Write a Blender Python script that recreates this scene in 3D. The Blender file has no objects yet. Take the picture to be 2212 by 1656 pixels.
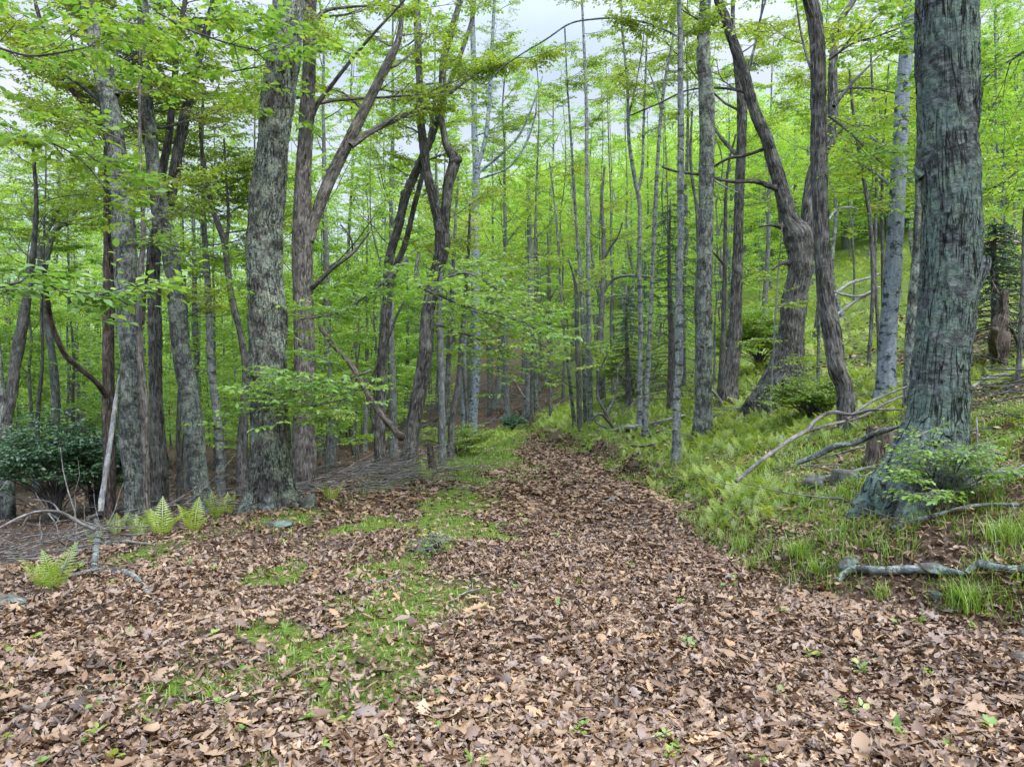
import bpy, math, random
import numpy as np
from mathutils import Vector

# ------------------------------------------------------------------ scene, camera, sky, sun
sc = bpy.context.scene
C = sc.collection
FPX = 1579.0                      # focal length in pixels of a 2212 px wide picture
CAMZ = 1.5
U0, V0 = 1106.0, 853.0            # where the straight-ahead direction meets the picture

cam = bpy.data.cameras.new('camera')
cam.sensor_width = 36.0
cam.lens = 36.0 * FPX / 2212.0
cam.shift_y = (V0 - 828.0) / 2212.0
cam.clip_end = 2000.0
cam.clip_start = 0.05
camo = bpy.data.objects.new('camera', cam)
camo.location = (0, 0, CAMZ)
camo.rotation_euler = (math.radians(90), 0, 0)
C.objects.link(camo)
sc.camera = camo

SUN_EL, SUN_AZ = math.radians(48), math.radians(140)     # azimuth clockwise from +Y
w = bpy.data.worlds.new('World'); sc.world = w; w.use_nodes = True
nt = w.node_tree; nt.nodes.clear()
def wn(t, **k):
    n = nt.nodes.new(t)
    for a, b in k.items(): setattr(n, a, b)
    return n
wout = wn('ShaderNodeOutputWorld'); wbg = wn('ShaderNodeBackground'); wbg.inputs['Strength'].default_value = 0.12
sky = wn('ShaderNodeTexSky', sky_type='NISHITA'); sky.sun_disc = False
sky.sun_elevation = SUN_EL; sky.sun_rotation = SUN_AZ; sky.air_density = 1.2; sky.dust_density = 2.0
tcn = wn('ShaderNodeTexCoord'); cl = wn('ShaderNodeTexNoise'); cl.inputs['Scale'].default_value = 2.6; cl.inputs['Detail'].default_value = 7
cmap = wn('ShaderNodeMapping'); cmap.inputs['Scale'].default_value = (1, 1, 2.6)
nt.links.new(tcn.outputs['Generated'], cmap.inputs['Vector']); nt.links.new(cmap.outputs[0], cl.inputs['Vector'])
cr = wn('ShaderNodeValToRGB'); cr.color_ramp.elements[0].position = .33; cr.color_ramp.elements[1].position = .66
cr.color_ramp.elements[0].color = (2.5, 3.0, 3.8, 1); cr.color_ramp.elements[1].color = (3.9, 4.0, 4.3, 1)
nt.links.new(cl.outputs['Fac'], cr.inputs[0])
wm = wn('ShaderNodeMix', data_type='RGBA'); wm.inputs['Factor'].default_value = .82
nt.links.new(sky.outputs[0], wm.inputs['A']); nt.links.new(cr.outputs[0], wm.inputs['B'])
sp = wn('ShaderNodeSeparateXYZ'); nt.links.new(tcn.outputs['Generated'], sp.inputs[0])
zr = wn('ShaderNodeMapRange', interpolation_type='SMOOTHSTEP'); zr.inputs['From Min'].default_value = .38; zr.inputs['From Max'].default_value = .92
zr.inputs['To Min'].default_value = 1.0; zr.inputs['To Max'].default_value = 5.2; nt.links.new(sp.outputs['Z'], zr.inputs['Value'])
vs = wn('ShaderNodeVectorMath', operation='SCALE'); nt.links.new(wm.outputs['Result'], vs.inputs[0]); nt.links.new(zr.outputs[0], vs.inputs['Scale'])
nt.links.new(vs.outputs[0], wbg.inputs['Color']); nt.links.new(wbg.outputs[0], wout.inputs['Surface'])

sun = bpy.data.lights.new('sun', 'SUN'); sun.energy = 1.5; sun.angle = math.radians(22); sun.color = (1, .965, .91)
suno = bpy.data.objects.new('sun', sun); C.objects.link(suno)
sd = Vector((math.sin(SUN_AZ) * math.cos(SUN_EL), math.cos(SUN_AZ) * math.cos(SUN_EL), math.sin(SUN_EL)))
suno.rotation_euler = (-sd).to_track_quat('-Z', 'Y').to_euler()
sc.view_settings.view_transform = 'Standard'; sc.view_settings.look = 'None'
sc.view_settings.exposure = 1.08; sc.view_settings.gamma = 1
sc.render.engine = 'CYCLES'
cy = sc.cycles
cy.max_bounces = 6; cy.diffuse_bounces = 4; cy.glossy_bounces = 1; cy.transmission_bounces = 4; cy.transparent_max_bounces = 4
cy.use_denoising = True; cy.caustics_reflective = False; cy.caustics_refractive = False
try:
    cy.denoiser = 'OPENIMAGEDENOISE'; cy.denoising_input_passes = 'RGB_ALBEDO_NORMAL'; cy.denoising_prefilter = 'ACCURATE'
except Exception: pass

rng = np.random.default_rng(11)
R = random.Random(5)

# ------------------------------------------------------------------ terrain
def smooth(t):
    t = np.clip(t, 0, 1); return t * t * (3 - 2 * t)
def vnoise(x, y, z, seed=0):
    x, y, z = np.broadcast_arrays(np.asarray(x, float), np.asarray(y, float), np.asarray(z, float))
    ix, iy, iz = np.floor(x).astype(np.int64), np.floor(y).astype(np.int64), np.floor(z).astype(np.int64)
    fx, fy, fz = x - ix, y - iy, z - iz
    fx, fy, fz = fx*fx*(3-2*fx), fy*fy*(3-2*fy), fz*fz*(3-2*fz)
    def h(a, b, c):
        n = (a * 73856093) ^ (b * 19349663) ^ (c * 83492791) ^ (seed * 2654435761)
        n = n & 0xffffffff
        n = ((n ^ (n >> 15)) * 2246822519) & 0xffffffff
        n = ((n ^ (n >> 13)) * 3266489917) & 0xffffffff
        n = n ^ (n >> 16)
        return (n & 0xffffff) / float(0xffffff) * 2 - 1
    r = 0
    for dx in (0, 1):
        for dy in (0, 1):
            for dz in (0, 1):
                wgt = (fx if dx else 1-fx) * (fy if dy else 1-fy) * (fz if dz else 1-fz)
                r = r + wgt * h(ix+dx, iy+dy, iz+dz)
    return r
def xr_(y): return np.interp(y, [0, 4.3, 4.9, 5.4, 6.2, 10, 16, 20, 24, 32, 60], [3.7, 3.4, 2.75, 2.25, 2.02, 2.1, 2.0, 1.5, .95, .5, 3])
def xl_(y): return np.interp(y, [0, 6, 7.6, 10.4, 14.6, 22, 31, 60], [-5.2, -4.15, -3.75, -3.15, -2.3, -1.3, -.6, -1.5])
def H(x, y):
    x = np.asarray(x, float); y = np.asarray(y, float)
    d = x - xr_(y) - .25*vnoise(y*.8, 3.1, 0, 7)
    dp = np.clip(d, 0, None)
    z = .18*smooth(d/.40) + .38*np.minimum(dp, 3) + .32*np.clip(dp-3, 0, 45) + .1*np.clip(dp-48, 0, None)
    e = np.clip(xl_(y) - x, 0, None)
    z = z - .75*(1-np.exp(-e/2.6)) - .012*np.minimum(e, 60)
    t = np.clip(y-30, 0, 70)
    z = z + .15*np.clip(t, 0, 22)*smooth((x+14)/16)*smooth(t/6)
    u = x/np.maximum(y, 1.)
    z = z + smooth((u+.34)/.34)*.30*np.clip(y-52, 0, 85)*(1-.45*smooth((u-.25)/.3)) + .13*np.clip(y-62, 0, 80)*(1-smooth((u+.34)/.34))
    z = z + .10*vnoise(x*.45, y*.45, 0, 1)*smooth((np.abs(x+.5)-1.5)/3) + .035*vnoise(x*1.7, y*1.7, 0, 2) + .012*vnoise(x*6, y*6, 0, 3)
    z = z - .05*np.exp(-((x-.9)/.45)**2)*(y < 30) - .03*np.exp(-((x+2.2)/.5)**2)*(y < 20)
    return z
def at(U, V, Y): return ((U-U0)/FPX*Y, Y, CAMZ-(V-V0)/FPX*Y)
def gY(U, V):
    """distance at which the sight line through picture point (U, V) meets the ground"""
    ys = np.arange(2, 120, .05)
    zz = CAMZ-(V-V0)/FPX*ys - H((U-U0)/FPX*ys, ys)
    k = np.argmax(zz < 0)
    return float(ys[k]) if zz[k] < 0 else 60.0
def gp(U, V):
    Y = gY(U, V); x = (U-U0)/FPX*Y
    return (x, Y, float(H(x, Y)))

# ------------------------------------------------------------------ mesh helpers
def make_obj(name, V, faces, mats, parent=None, tc=None, rnd=None, matidx=None, smoothf=True):
    me = bpy.data.meshes.new(name)
    V = np.asarray(V, np.float32)
    faces = [np.asarray(f, np.int32) for f in faces if len(f)]
    me.vertices.add(len(V)); me.vertices.foreach_set('co', V.ravel())
    nl = sum(f.size for f in faces); nf = sum(len(f) for f in faces)
    me.loops.add(nl); me.loops.foreach_set('vertex_index', np.concatenate([f.ravel() for f in faces]))
    me.polygons.add(nf)
    tot = np.concatenate([np.full(len(f), f.shape[1], np.int32) for f in faces])
    st = np.concatenate([[0], np.cumsum(tot)[:-1]]).astype(np.int32)
    me.polygons.foreach_set('loop_start', st); me.polygons.foreach_set('loop_total', tot)
    if smoothf: me.polygons.foreach_set('use_smooth', np.ones(nf, bool))
    for m in (mats if isinstance(mats, (list, tuple)) else [mats]): me.materials.append(m)
    if matidx is not None: me.polygons.foreach_set('material_index', np.asarray(matidx, np.int32))
    if tc is not None:
        a = me.attributes.new('tc', 'FLOAT_VECTOR', 'POINT'); a.data.foreach_set('vector', np.asarray(tc, np.float32).ravel())
    if rnd is not None:
        a = me.attributes.new('rnd', 'FLOAT', 'POINT'); a.data.foreach_set('value', np.asarray(rnd, np.float32).ravel())
    me.update(calc_edges=True); me.validate()
    o = bpy.data.objects.new(name, me); C.objects.link(o)
    if parent: o.parent = parent
    return o
def thing(name, label, cat, loc=(0, 0, 0), group=None):
    o = bpy.data.objects.new(name, None); C.objects.link(o); o.location = loc; o.empty_display_size = .2
    o['label'] = label; o['category'] = cat
    if group: o['group'] = group
    return o
def tag(o, label=None, cat=None, group=None, kind=None):
    if label: o['label'] = label
    if cat: o['category'] = cat
    if group: o['group'] = group
    if kind: o['kind'] = kind
    return o

class MB:
    def __init__(s): s.V = []; s.Q = []; s.T = []; s.tc = []; s.r = []; s.qm = []; s.tm = []; s.n = 0
    def add(s, V, Q=None, T=None, tc=None, rnd=0., m=0):
        V = np.asarray(V, float).reshape(-1, 3); n = len(V)
        s.V.append(V); s.tc.append(np.zeros((n, 3)) if tc is None else tc)
        s.r.append(np.full(n, rnd) if np.isscalar(rnd) else rnd)
        if Q is not None and len(Q): s.Q.append(np.asarray(Q)+s.n); s.qm.append(np.full(len(Q), m))
        if T is not None and len(T): s.T.append(np.asarray(T)+s.n); s.tm.append(np.full(len(T), m))
        s.n += n
    def build(s, name, mats, parent=None, origin=(0, 0, 0)):
        V = np.concatenate(s.V) - np.asarray(origin)
        f = []; mi = []
        if s.Q: f.append(np.concatenate(s.Q)); mi.append(np.concatenate(s.qm))
        if s.T: f.append(np.concatenate(s.T)); mi.append(np.concatenate(s.tm))
        return make_obj(name, V, f, mats, parent, np.concatenate(s.tc), np.concatenate(s.r), np.concatenate(mi))

def spline(P, step):
    """Catmull-Rom through rows of P (any number of columns, first three are xyz)"""
    P = np.asarray(P, float)
    if len(P) < 3:
        n = max(2, int(np.linalg.norm(P[-1, :3]-P[0, :3])/step)+1)
        return P[0] + (P[-1]-P[0])*np.linspace(0, 1, n)[:, None]
    E = np.vstack([2*P[0]-P[1], P, 2*P[-1]-P[-2]]); out = []
    for i in range(1, len(E)-2):
        a, b, c, d = E[i-1], E[i], E[i+1], E[i+2]
        n = max(2, int(np.linalg.norm(c[:3]-b[:3])/step)+1)
        t = np.linspace(0, 1, n, endpoint=False)[:, None]
        out.append(.5*((2*b)+(-a+c)*t+(2*a-5*b+4*c-d)*t**2+(-a+3*b-3*c+d)*t**3))
    out.append(P[-1][None]); return np.vstack(out)
def tube(P, r, seg, disp=None, cap=True, s0=0.):
    P = np.asarray(P, float); n = len(P); r = np.asarray(r, float)
    D = np.gradient(P, axis=0); D /= np.linalg.norm(D, axis=1)[:, None]+1e-9
    a = np.cross(D[0], [0, 1, .03]); 
    if np.linalg.norm(a) < .1: a = np.cross(D[0], [1, 0, 0])
    a /= np.linalg.norm(a); A = np.empty((n, 3))
    for i in range(n):
        a = a - D[i]*np.dot(a, D[i]); a /= np.linalg.norm(a)+1e-9; A[i] = a
    B = np.cross(D, A)
    th = np.linspace(0, 2*np.pi, seg, endpoint=False)
    L = np.concatenate([[0], np.cumsum(np.linalg.norm(np.diff(P, axis=0), axis=1))]) + s0
    rr = r[:, None]*np.ones(seg)[None]
    if disp is not None: rr = rr + disp(th[None]*np.ones((n, 1)), L[:, None]*np.ones((1, seg)), r[:, None], P)
    V = P[:, None] + rr[:, :, None]*(np.cos(th)[None, :, None]*A[:, None]+np.sin(th)[None, :, None]*B[:, None])
    r0 = np.maximum(r, .01)[:, None]
    tc = np.stack([np.cos(th)[None]*r0, np.sin(th)[None]*r0, L[:, None]*np.ones((1, seg))], -1)
    i = np.arange(n-1)[:, None]*seg; j = np.arange(seg)[None]; j2 = (j+1) % seg
    Q = np.stack([i+j, i+j2, i+seg+j2, i+seg+j], -1).reshape(-1, 4)
    V = V.reshape(-1, 3); tc = tc.reshape(-1, 3); T = None
    if cap:
        V = np.vstack([V, P[-1]+D[-1]*r[-1]*.4]); tc = np.vstack([tc, tc[-1]]); k = len(V)-1; b = (n-1)*seg
        T = np.stack([b+np.arange(seg), b+(np.arange(seg)+1) % seg, np.full(seg, k)], -1)
    return V, Q, T, tc

# leaf builder: N leaves of one outline, all parameters arrays
def strip_leaves(pos, yaw, tilt, roll, L, W, prof, nx, kx, ky, rnd):
    """prof: half-width at stations along the leaf; nx: vertices across; kx/ky: bend along / across (1/m)"""
    N = len(pos); M = len(prof); prof = np.asarray(prof, float)
    t = np.linspace(0, 1, M); c = np.linspace(-1, 1, nx)
    X = (t[None]-.5)*L[:, None]                                  # N,M
    Y = c[None, None]*prof[None, :, None]*W[:, None, None]       # N,M,nx
    kx = np.where(np.abs(kx) < 1e-3, 1e-3, kx); ky = np.where(np.abs(ky) < 1e-3, 1e-3, ky)
    Yb = np.sin(Y*ky[:, None, None])/ky[:, None, None]; Z = (1-np.cos(Y*ky[:, None, None]))/ky[:, None, None]
    Xb = np.sin(X*kx[:, None])/kx[:, None]; Zx = (1-np.cos(X*kx[:, None]))/kx[:, None]
    P = np.stack([np.broadcast_to(Xb[:, :, None], Y.shape), Yb, Z+Zx[:, :, None]], -1).reshape(N, -1, 3)
    def rot(P, ang, ax):
        c_, s_ = np.cos(ang)[:, None], np.sin(ang)[:, None]; o = P.copy()
        i, j = [(1, 2), (2, 0), (0, 1)][ax]
        o[..., i] = c_*P[..., i]-s_*P[..., j]; o[..., j] = s_*P[..., i]+c_*P[..., j]; return o
    P = rot(rot(rot(P, roll, 0), tilt, 1), yaw, 2) + pos[:, None]
    m = M*nx; a = (np.arange(M-1)[:, None]*nx+np.arange(nx-1)[None]).ravel()
    q = np.stack([a, a+1, a+nx+1, a+nx], -1)
    Q = (np.arange(N)[:, None, None]*m+q[None]).reshape(-1, 4)
    return P.reshape(-1, 3), Q, np.repeat(rnd, m)

# small leaf on a twig: pointed, folded along its midrib, two triangles (or six for near ones)
def twig_leaves(P0, D, Ln, per, size, rs, fine=False, droop=.25, clump=None):
    P0, D, Ln = np.asarray(P0, float), np.asarray(D, float), np.asarray(Ln, float)
    n = len(P0)
    if n == 0: return np.zeros((0, 3)), np.zeros((0, 3), int), np.zeros(0)
    t = (np.arange(per)+.5)/per
    t = t[None]+rs.normal(0, .05, (n, per)); side = np.where(np.arange(per) % 2, 1., -1.)[None]*np.ones((n, 1))
    pos = P0[:, None]+D[:, None]*(Ln[:, None]*t)[:, :, None]
    up = np.array([0, 0, 1.]); S = np.cross(D, up); S /= np.linalg.norm(S, axis=1)[:, None]+1e-6
    d = D[:, None]*.62+S[:, None]*side[:, :, None]*.8
    d[:, -1] = D
    d = d + rs.normal(0, .22, d.shape); d[..., 2] -= droop
    d /= np.linalg.norm(d, axis=-1)[..., None]
    nrm = up[None, None]+rs.normal(0, .38, d.shape)
    s = np.cross(nrm, d); s /= np.linalg.norm(s, axis=-1)[..., None]+1e-6
    u = np.cross(d, s)
    d, s, u, pos = [a.reshape(-1, 3) for a in (d, s, u, pos)]
    N = len(d); sz = size*rs.uniform(.6, 1.2, N)[:, None]; wd = sz*rs.uniform(.26, .36, N)[:, None]
    b = pos + d*sz*.12; tip = b+d*sz-u*sz*.12
    if not fine:
        l = b+d*sz*.48+s*wd+u*sz*.08; r = b+d*sz*.48-s*wd+u*sz*.08
        V = np.stack([b, l, tip, r], 1).reshape(-1, 3); k = np.arange(N)[:, None]*4
        T = np.concatenate([k+[0, 2, 1], k+[0, 3, 2]]); c = 4
    else:
        l1 = b+d*sz*.28+s*wd*.85+u*sz*.05; r1 = b+d*sz*.28-s*wd*.85+u*sz*.05
        l2 = b+d*sz*.62+s*wd*.82+u*sz*.05; r2 = b+d*sz*.62-s*wd*.82+u*sz*.05
        m = b+d*sz*.5
        V = np.stack([b, l1, l2, tip, r2, r1, m], 1).reshape(-1, 3); k = np.arange(N)[:, None]*7
        T = np.concatenate([k+x for x in ([6, 1, 0], [6, 2, 1], [6, 3, 2], [6, 4, 3], [6, 5, 4], [6, 0, 5])]); c = 7
    base = np.repeat(rs.uniform(0, 1, n), per) if clump is None else np.repeat(clump, per)
    rv = np.clip(base*.55+rs.uniform(0, .45, N), 0, 1)
    return V, T, np.repeat(rv, c)

# ------------------------------------------------------------------ materials
def mat(name):
    m = bpy.data.materials.new(name); m.use_nodes = True; m.node_tree.nodes.clear(); return m, m.node_tree
class NB:
    def __init__(s, nt): s.nt = nt
    def n(s, t, ins=None, **k):
        nd = s.nt.nodes.new(t)
        for a, b in k.items(): setattr(nd, a, b)
        for a, b in (ins or {}).items():
            if hasattr(b, 'bl_idname') or isinstance(b, bpy.types.NodeSocket): s.nt.links.new(b, nd.inputs[a])
            else: nd.inputs[a].default_value = b
        return nd
    def mix(s, f, a, b, blend='MIX'):
        nd = s.nt.nodes.new('ShaderNodeMix'); nd.data_type = 'RGBA'; nd.blend_type = blend
        for k, v in ((0, f), (6, a), (7, b)):
            if isinstance(v, bpy.types.NodeSocket): s.nt.links.new(v, nd.inputs[k])
            else: nd.inputs[k].default_value = v if k == 0 else (*v, 1)
        return nd.outputs[2]
    def ramp(s, f, pts, interp='LINEAR'):
        nd = s.nt.nodes.new('ShaderNodeValToRGB'); nd.color_ramp.interpolation = interp
        e = nd.color_ramp.elements
        while len(e) < len(pts): e.new(.5)
        for i, (p, c) in enumerate(pts): e[i].position = p; e[i].color = (c, c, c, 1) if np.isscalar(c) else (*c, 1)
        s.nt.links.new(f, nd.inputs[0]); return nd.outputs[0]
    def math(s, op, a, b=None):
        nd = s.nt.nodes.new('ShaderNodeMath'); nd.operation = op
        for k, v in ((0, a), (1, b)):
            if v is None: continue
            if isinstance(v, bpy.types.NodeSocket): s.nt.links.new(v, nd.inputs[k])
            else: nd.inputs[k].default_value = v
        return nd.outputs[0]
def cool(c): return (c[0]*.92, c[1]*.99, c[2]*1.06)
def bark(name, dark, light, lichen=(.2, .27, .23), amt=.5, cells=(14, 4.5), crack=.8, thr=.5, bump=.012, band=0., band_col=(.03, .03, .03), lscale=3., bmap=(2.2, 2.2, 7.), zst=.22, plates=(30, 11), pamt=.55, crackcol=(.012, .012, .011), fine=30, crw=.05):
    dark, light = cool(dark), cool(light)
    m, t = mat(name); b = NB(t)
    tc = b.n('ShaderNodeAttribute', attribute_name='tc').outputs['Vector']
    oi = b.n('ShaderNodeObjectInfo').outputs['Random']
    off = b.n('ShaderNodeVectorMath', {0: tc}, operation='ADD'); cx = b.n('ShaderNodeCombineXYZ', {0: b.math('MULTIPLY', oi, 7.), 1: b.math('MULTIPLY', oi, 13.), 2: b.math('MULTIPLY', oi, 31.)})
    t.links.new(cx.outputs[0], off.inputs[1]); tc = off.outputs[0]
    nz = b.n('ShaderNodeTexNoise', {'Vector': tc, 'Scale': 3.5, 'Detail': 8., 'Roughness': .65}).outputs['Fac']
    base = b.mix(b.ramp(nz, [(.35, 0.), (.65, 1.)]), dark, light)
    st = b.n('ShaderNodeMapping', {'Vector': tc, 'Scale': (1, 1, zst)}).outputs[0]
    fn = b.n('ShaderNodeTexNoise', {'Vector': st, 'Scale': float(fine), 'Detail': 6., 'Roughness': .7}).outputs['Fac']
    base = b.mix(b.ramp(fn, [(.35, 0.), (.7, .75)]), base, tuple(x*1.9 for x in light))
    pm = b.n('ShaderNodeMapping', {'Vector': tc, 'Scale': (plates[0], plates[0], plates[1])}).outputs[0]
    pd = b.n('ShaderNodeTexNoise', {'Vector': pm, 'Scale': .8, 'Detail': 3.}).outputs['Color']
    pv = b.n('ShaderNodeVectorMath', {0: pm, 1: pd}, operation='ADD').outputs[0]
    pc = b.n('ShaderNodeTexVoronoi', {'Vector': pv, 'Scale': 1.}); psep = b.n('ShaderNodeSeparateColor', {0: pc.outputs['Color']}).outputs[0]
    base = b.mix(pamt, base, b.mix(1., base, b.ramp(psep, [(0., .35), (.5, .95), (1., 1.9)]), 'MULTIPLY'))
    # lichen: large patches broken by fine flecks
    l1 = b.n('ShaderNodeTexNoise', {'Vector': tc, 'Scale': float(lscale), 'Detail': 10., 'Roughness': .72}).outputs['Fac']
    l2 = b.n('ShaderNodeTexNoise', {'Vector': tc, 'Scale': 38., 'Detail': 5., 'Roughness': .75}).outputs['Fac']
    lm = b.math('MULTIPLY', b.ramp(l1, [(thr-.03, 0.), (thr+.05, 1.)]), b.ramp(l2, [(.42, .08), (.55, 1.)]))
    l3 = b.n('ShaderNodeTexNoise', {'Vector': tc, 'Scale': 9., 'Detail': 4.}).outputs['Fac']
    lcol = b.mix(b.ramp(l3, [(.4, 0.), (.62, 1.)]), lichen, (lichen[0]*1.5, lichen[1]*1.35, lichen[2]*1.12))
    col = b.mix(b.math('MULTIPLY', lm, amt), base, lcol)
    hgt = b.math('ADD', b.math('MULTIPLY', fn, .6), b.math('ADD', b.math('MULTIPLY', l2, .35), b.math('MULTIPLY', psep, .22)))
    if crack > 0:
        mp = b.n('ShaderNodeMapping', {'Vector': tc, 'Scale': (cells[0]*.55, cells[0]*.55, cells[1]*.42)}).outputs[0]
        rn = b.n('ShaderNodeTexNoise', {'Vector': mp, 'Scale': 1., 'Detail': 2.6, 'Roughness': .5, 'Distortion': .35}).outputs['Fac']
        mp2 = b.n('ShaderNodeMapping', {'Vector': tc, 'Location': (3, 7, 1), 'Scale': (cells[0]*1.1, cells[0]*1.1, cells[1]*.8)}).outputs[0]
        rn2 = b.n('ShaderNodeTexNoise', {'Vector': mp2, 'Scale': 1., 'Detail': 4., 'Roughness': .6}).outputs['Fac']
        vo = b.math('ABSOLUTE', b.math('SUBTRACT', rn, .5)); vo2 = b.math('ABSOLUTE', b.math('SUBTRACT', rn2, .5))
        cm = b.math('MAXIMUM', b.ramp(vo, [(0., 1.), (crw*.2, .85), (crw*.55, 0.)]), b.math('MULTIPLY', b.ramp(vo2, [(0., 1.), (crw*.2, .6), (crw*.6, 0.)]), .6))
        brk = b.n('ShaderNodeTexNoise', {'Vector': tc, 'Scale': 5., 'Detail': 3.}).outputs['Fac']
        cm = b.math('MULTIPLY', cm, b.ramp(brk, [(.38, .1), (.55, 1.)]))
        col = b.mix(b.math('MULTIPLY', cm, crack), col, crackcol)
        hgt = b.math('SUBTRACT', hgt, b.math('MULTIPLY', cm, 1.1))
    if band > 0:
        bm_ = b.n('ShaderNodeMapping', {'Vector': tc, 'Scale': bmap}).outputs[0]
        bn = b.n('ShaderNodeTexNoise', {'Vector': bm_, 'Scale': 1.6, 'Detail': 6., 'Roughness': .62}).outputs['Fac']
        bmk = b.ramp(bn, [(.53, 0.), (.60, 1.)])
        col = b.mix(b.math('MULTIPLY', bmk, band), col, band_col)
    bp = b.n('ShaderNodeBump', {'Height': hgt, 'Distance': float(bump), 'Strength': 1.}).outputs[0]
    pr = b.n('ShaderNodeBsdfPrincipled', {'Base Color': col, 'Roughness': .9, 'Normal': bp, 'Specular IOR Level': .15})
    o = b.n('ShaderNodeOutputMaterial', {'Surface': pr.outputs[0]}); return m
def leafmat(name, ramp_pts, trans=.45, tcol=(1.3, 1.25, .8), gloss=.05):
    m, t = mat(name); b = NB(t)
    r = b.n('ShaderNodeAttribute', attribute_name='rnd').outputs['Fac']
    oi = b.n('ShaderNodeObjectInfo').outputs['Random']
    f = b.math('ADD', b.math('MULTIPLY', r, .8), b.math('MULTIPLY', oi, .2))
    c = b.ramp(f, ramp_pts)
    tcn = b.mix(1., c, tcol, 'MULTIPLY')
    d = b.n('ShaderNodeBsdfDiffuse', {'Color': c}); tr = b.n('ShaderNodeBsdfTranslucent', {'Color': tcn})
    ms = b.n('ShaderNodeMixShader', {0: trans, 1: d.outputs[0], 2: tr.outputs[0]})
    g = b.n('ShaderNodeBsdfGlossy', {'Color': (1, 1, 1, 1), 'Roughness': .45})
    m2 = b.n('ShaderNodeMixShader', {0: gloss, 1: ms.outputs[0], 2: g.outputs[0]})
    b.n('ShaderNodeOutputMaterial', {'Surface': m2.outputs[0]}); return m

M = {}
M['lichen'] = bark('bark_lichen', (.038, .035, .030), (.092, .087, .076), (.22, .28, .25), .95, (30, 7.), .95, .47, .03, lscale=3.2, zst=.7, plates=(34, 16), pamt=.75)
M['lichen_big'] = bark('bark_lichen_big', (.038, .042, .040), (.082, .09, .086), (.105, .168, .148), .92, (19, 2.4), 1., .465, .035, lscale=2.4, zst=1.8, plates=(18, 38), fine=30, crw=.036, pamt=.8)
M['grey'] = bark('bark_grey', (.045, .045, .041), (.115, .116, .106), (.21, .27, .245), .85, (24, 8), .6, .485, .018, band=.6, band_col=(.03, .029, .026), zst=.8, pamt=.7, lscale=4, bmap=(3.5, 3.5, 5.))
M['brown'] = bark('bark_brown', (.068, .058, .050), (.145, .126, .112), (.20, .215, .195), .45, (36, 5), .65, .52, .02, fine=45, pamt=.65)
M['ridge'] = bark('bark_ridged', (.062, .058, .053), (.135, .126, .115), (.17, .195, .178), .45, (50, 5.), .85, .52, .03, fine=50, crw=.08, plates=(44, 9))
M['beech'] = bark('bark_smooth_pale', (.085, .098, .115), (.15, .17, .19), (.21, .26, .26), .5, (9, 9), 0., .52, .006, band=.9, band_col=(.022, .026, .028), fine=22, zst=2., pamt=.3, bmap=(4.5, 4.5, 6.5))
M['spot'] = bark('bark_spotted', (.065, .072, .070), (.14, .15, .145), (.27, .31, .295), .8, (20, 12), .3, .5, .010, band=.85, band_col=(.03, .032, .03), lscale=5, zst=1.)
M['dark'] = bark('bark_dark', (.045, .043, .040), (.105, .099, .091), (.14, .165, .145), .45, (30, 6), .5, .52, .014, fine=40)
M['far'] = bark('bark_far', (.062, .063, .061), (.13, .134, .127), (.17, .2, .19), .5, (24, 6), .4, .5, .010)
M['red'] = bark('bark_reddish', (.055, .042, .034), (.12, .092, .075), (.14, .15, .13), .35, (40, 5), .7, .54, .02)
M['stick'] = bark('bark_stick', (.05, .043, .040), (.14, .122, .115), (.2, .23, .21), .5, (30, 6), .2, .5, .006)
M['pale'] = bark('bark_pale_dead', (.085, .08, .082), (.17, .16, .16), (.3, .33, .31), .4, (30, 5), .3, .5, .008)
M['pinkwood'] = bark('wood_torn', (.2, .12, .09), (.45, .3, .25), (.4, .32, .28), .3, (40, 2), .5, .5, .02)
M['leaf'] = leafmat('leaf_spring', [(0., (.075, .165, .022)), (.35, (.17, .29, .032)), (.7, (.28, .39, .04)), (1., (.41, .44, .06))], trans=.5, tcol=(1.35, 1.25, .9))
M['leaf_far'] = leafmat('leaf_far', [(0., (.10, .25, .035)), (.4, (.22, .41, .042)), (.75, (.35, .52, .055)), (1., (.50, .58, .09))], trans=.5, tcol=(1.4, 1.3, .95))  # lighter greens: paleness of distant haze put into the leaf colour
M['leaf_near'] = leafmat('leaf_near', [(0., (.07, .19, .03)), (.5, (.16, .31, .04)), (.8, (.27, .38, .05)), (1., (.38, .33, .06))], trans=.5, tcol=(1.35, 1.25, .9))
M['leaf_dark'] = leafmat('leaf_evergreen', [(0., (.02, .07, .025)), (.6, (.045, .125, .045)), (1., (.10, .21, .07))], trans=.2, gloss=.07)
M['fern'] = leafmat('leaf_fern', [(0., (.12, .21, .025)), (.45, (.25, .36, .04)), (1., (.43, .48, .08))], trans=.45)
M['grass'] = leafmat('leaf_grass', [(0., (.08, .18, .02)), (.5, (.18, .31, .03)), (.85, (.28, .38, .05)), (1., (.4, .36, .16))])
M['litter'] = leafmat('dead_leaf', [(0., (.018, .012, .009)), (.2, (.055, .032, .021)), (.34, (.14, .082, .050)), (.46, (.27, .175, .10)), (.55, (.15, .10, .082)), (.64, (.31, .215, .135)), (.72, (.20, .155, .14)), (.80, (.37, .235, .12)), (.9, (.38, .30, .235)), (1., (.54, .50, .46))], trans=.12, tcol=(1.2, .85, .55), gloss=.04)

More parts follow.
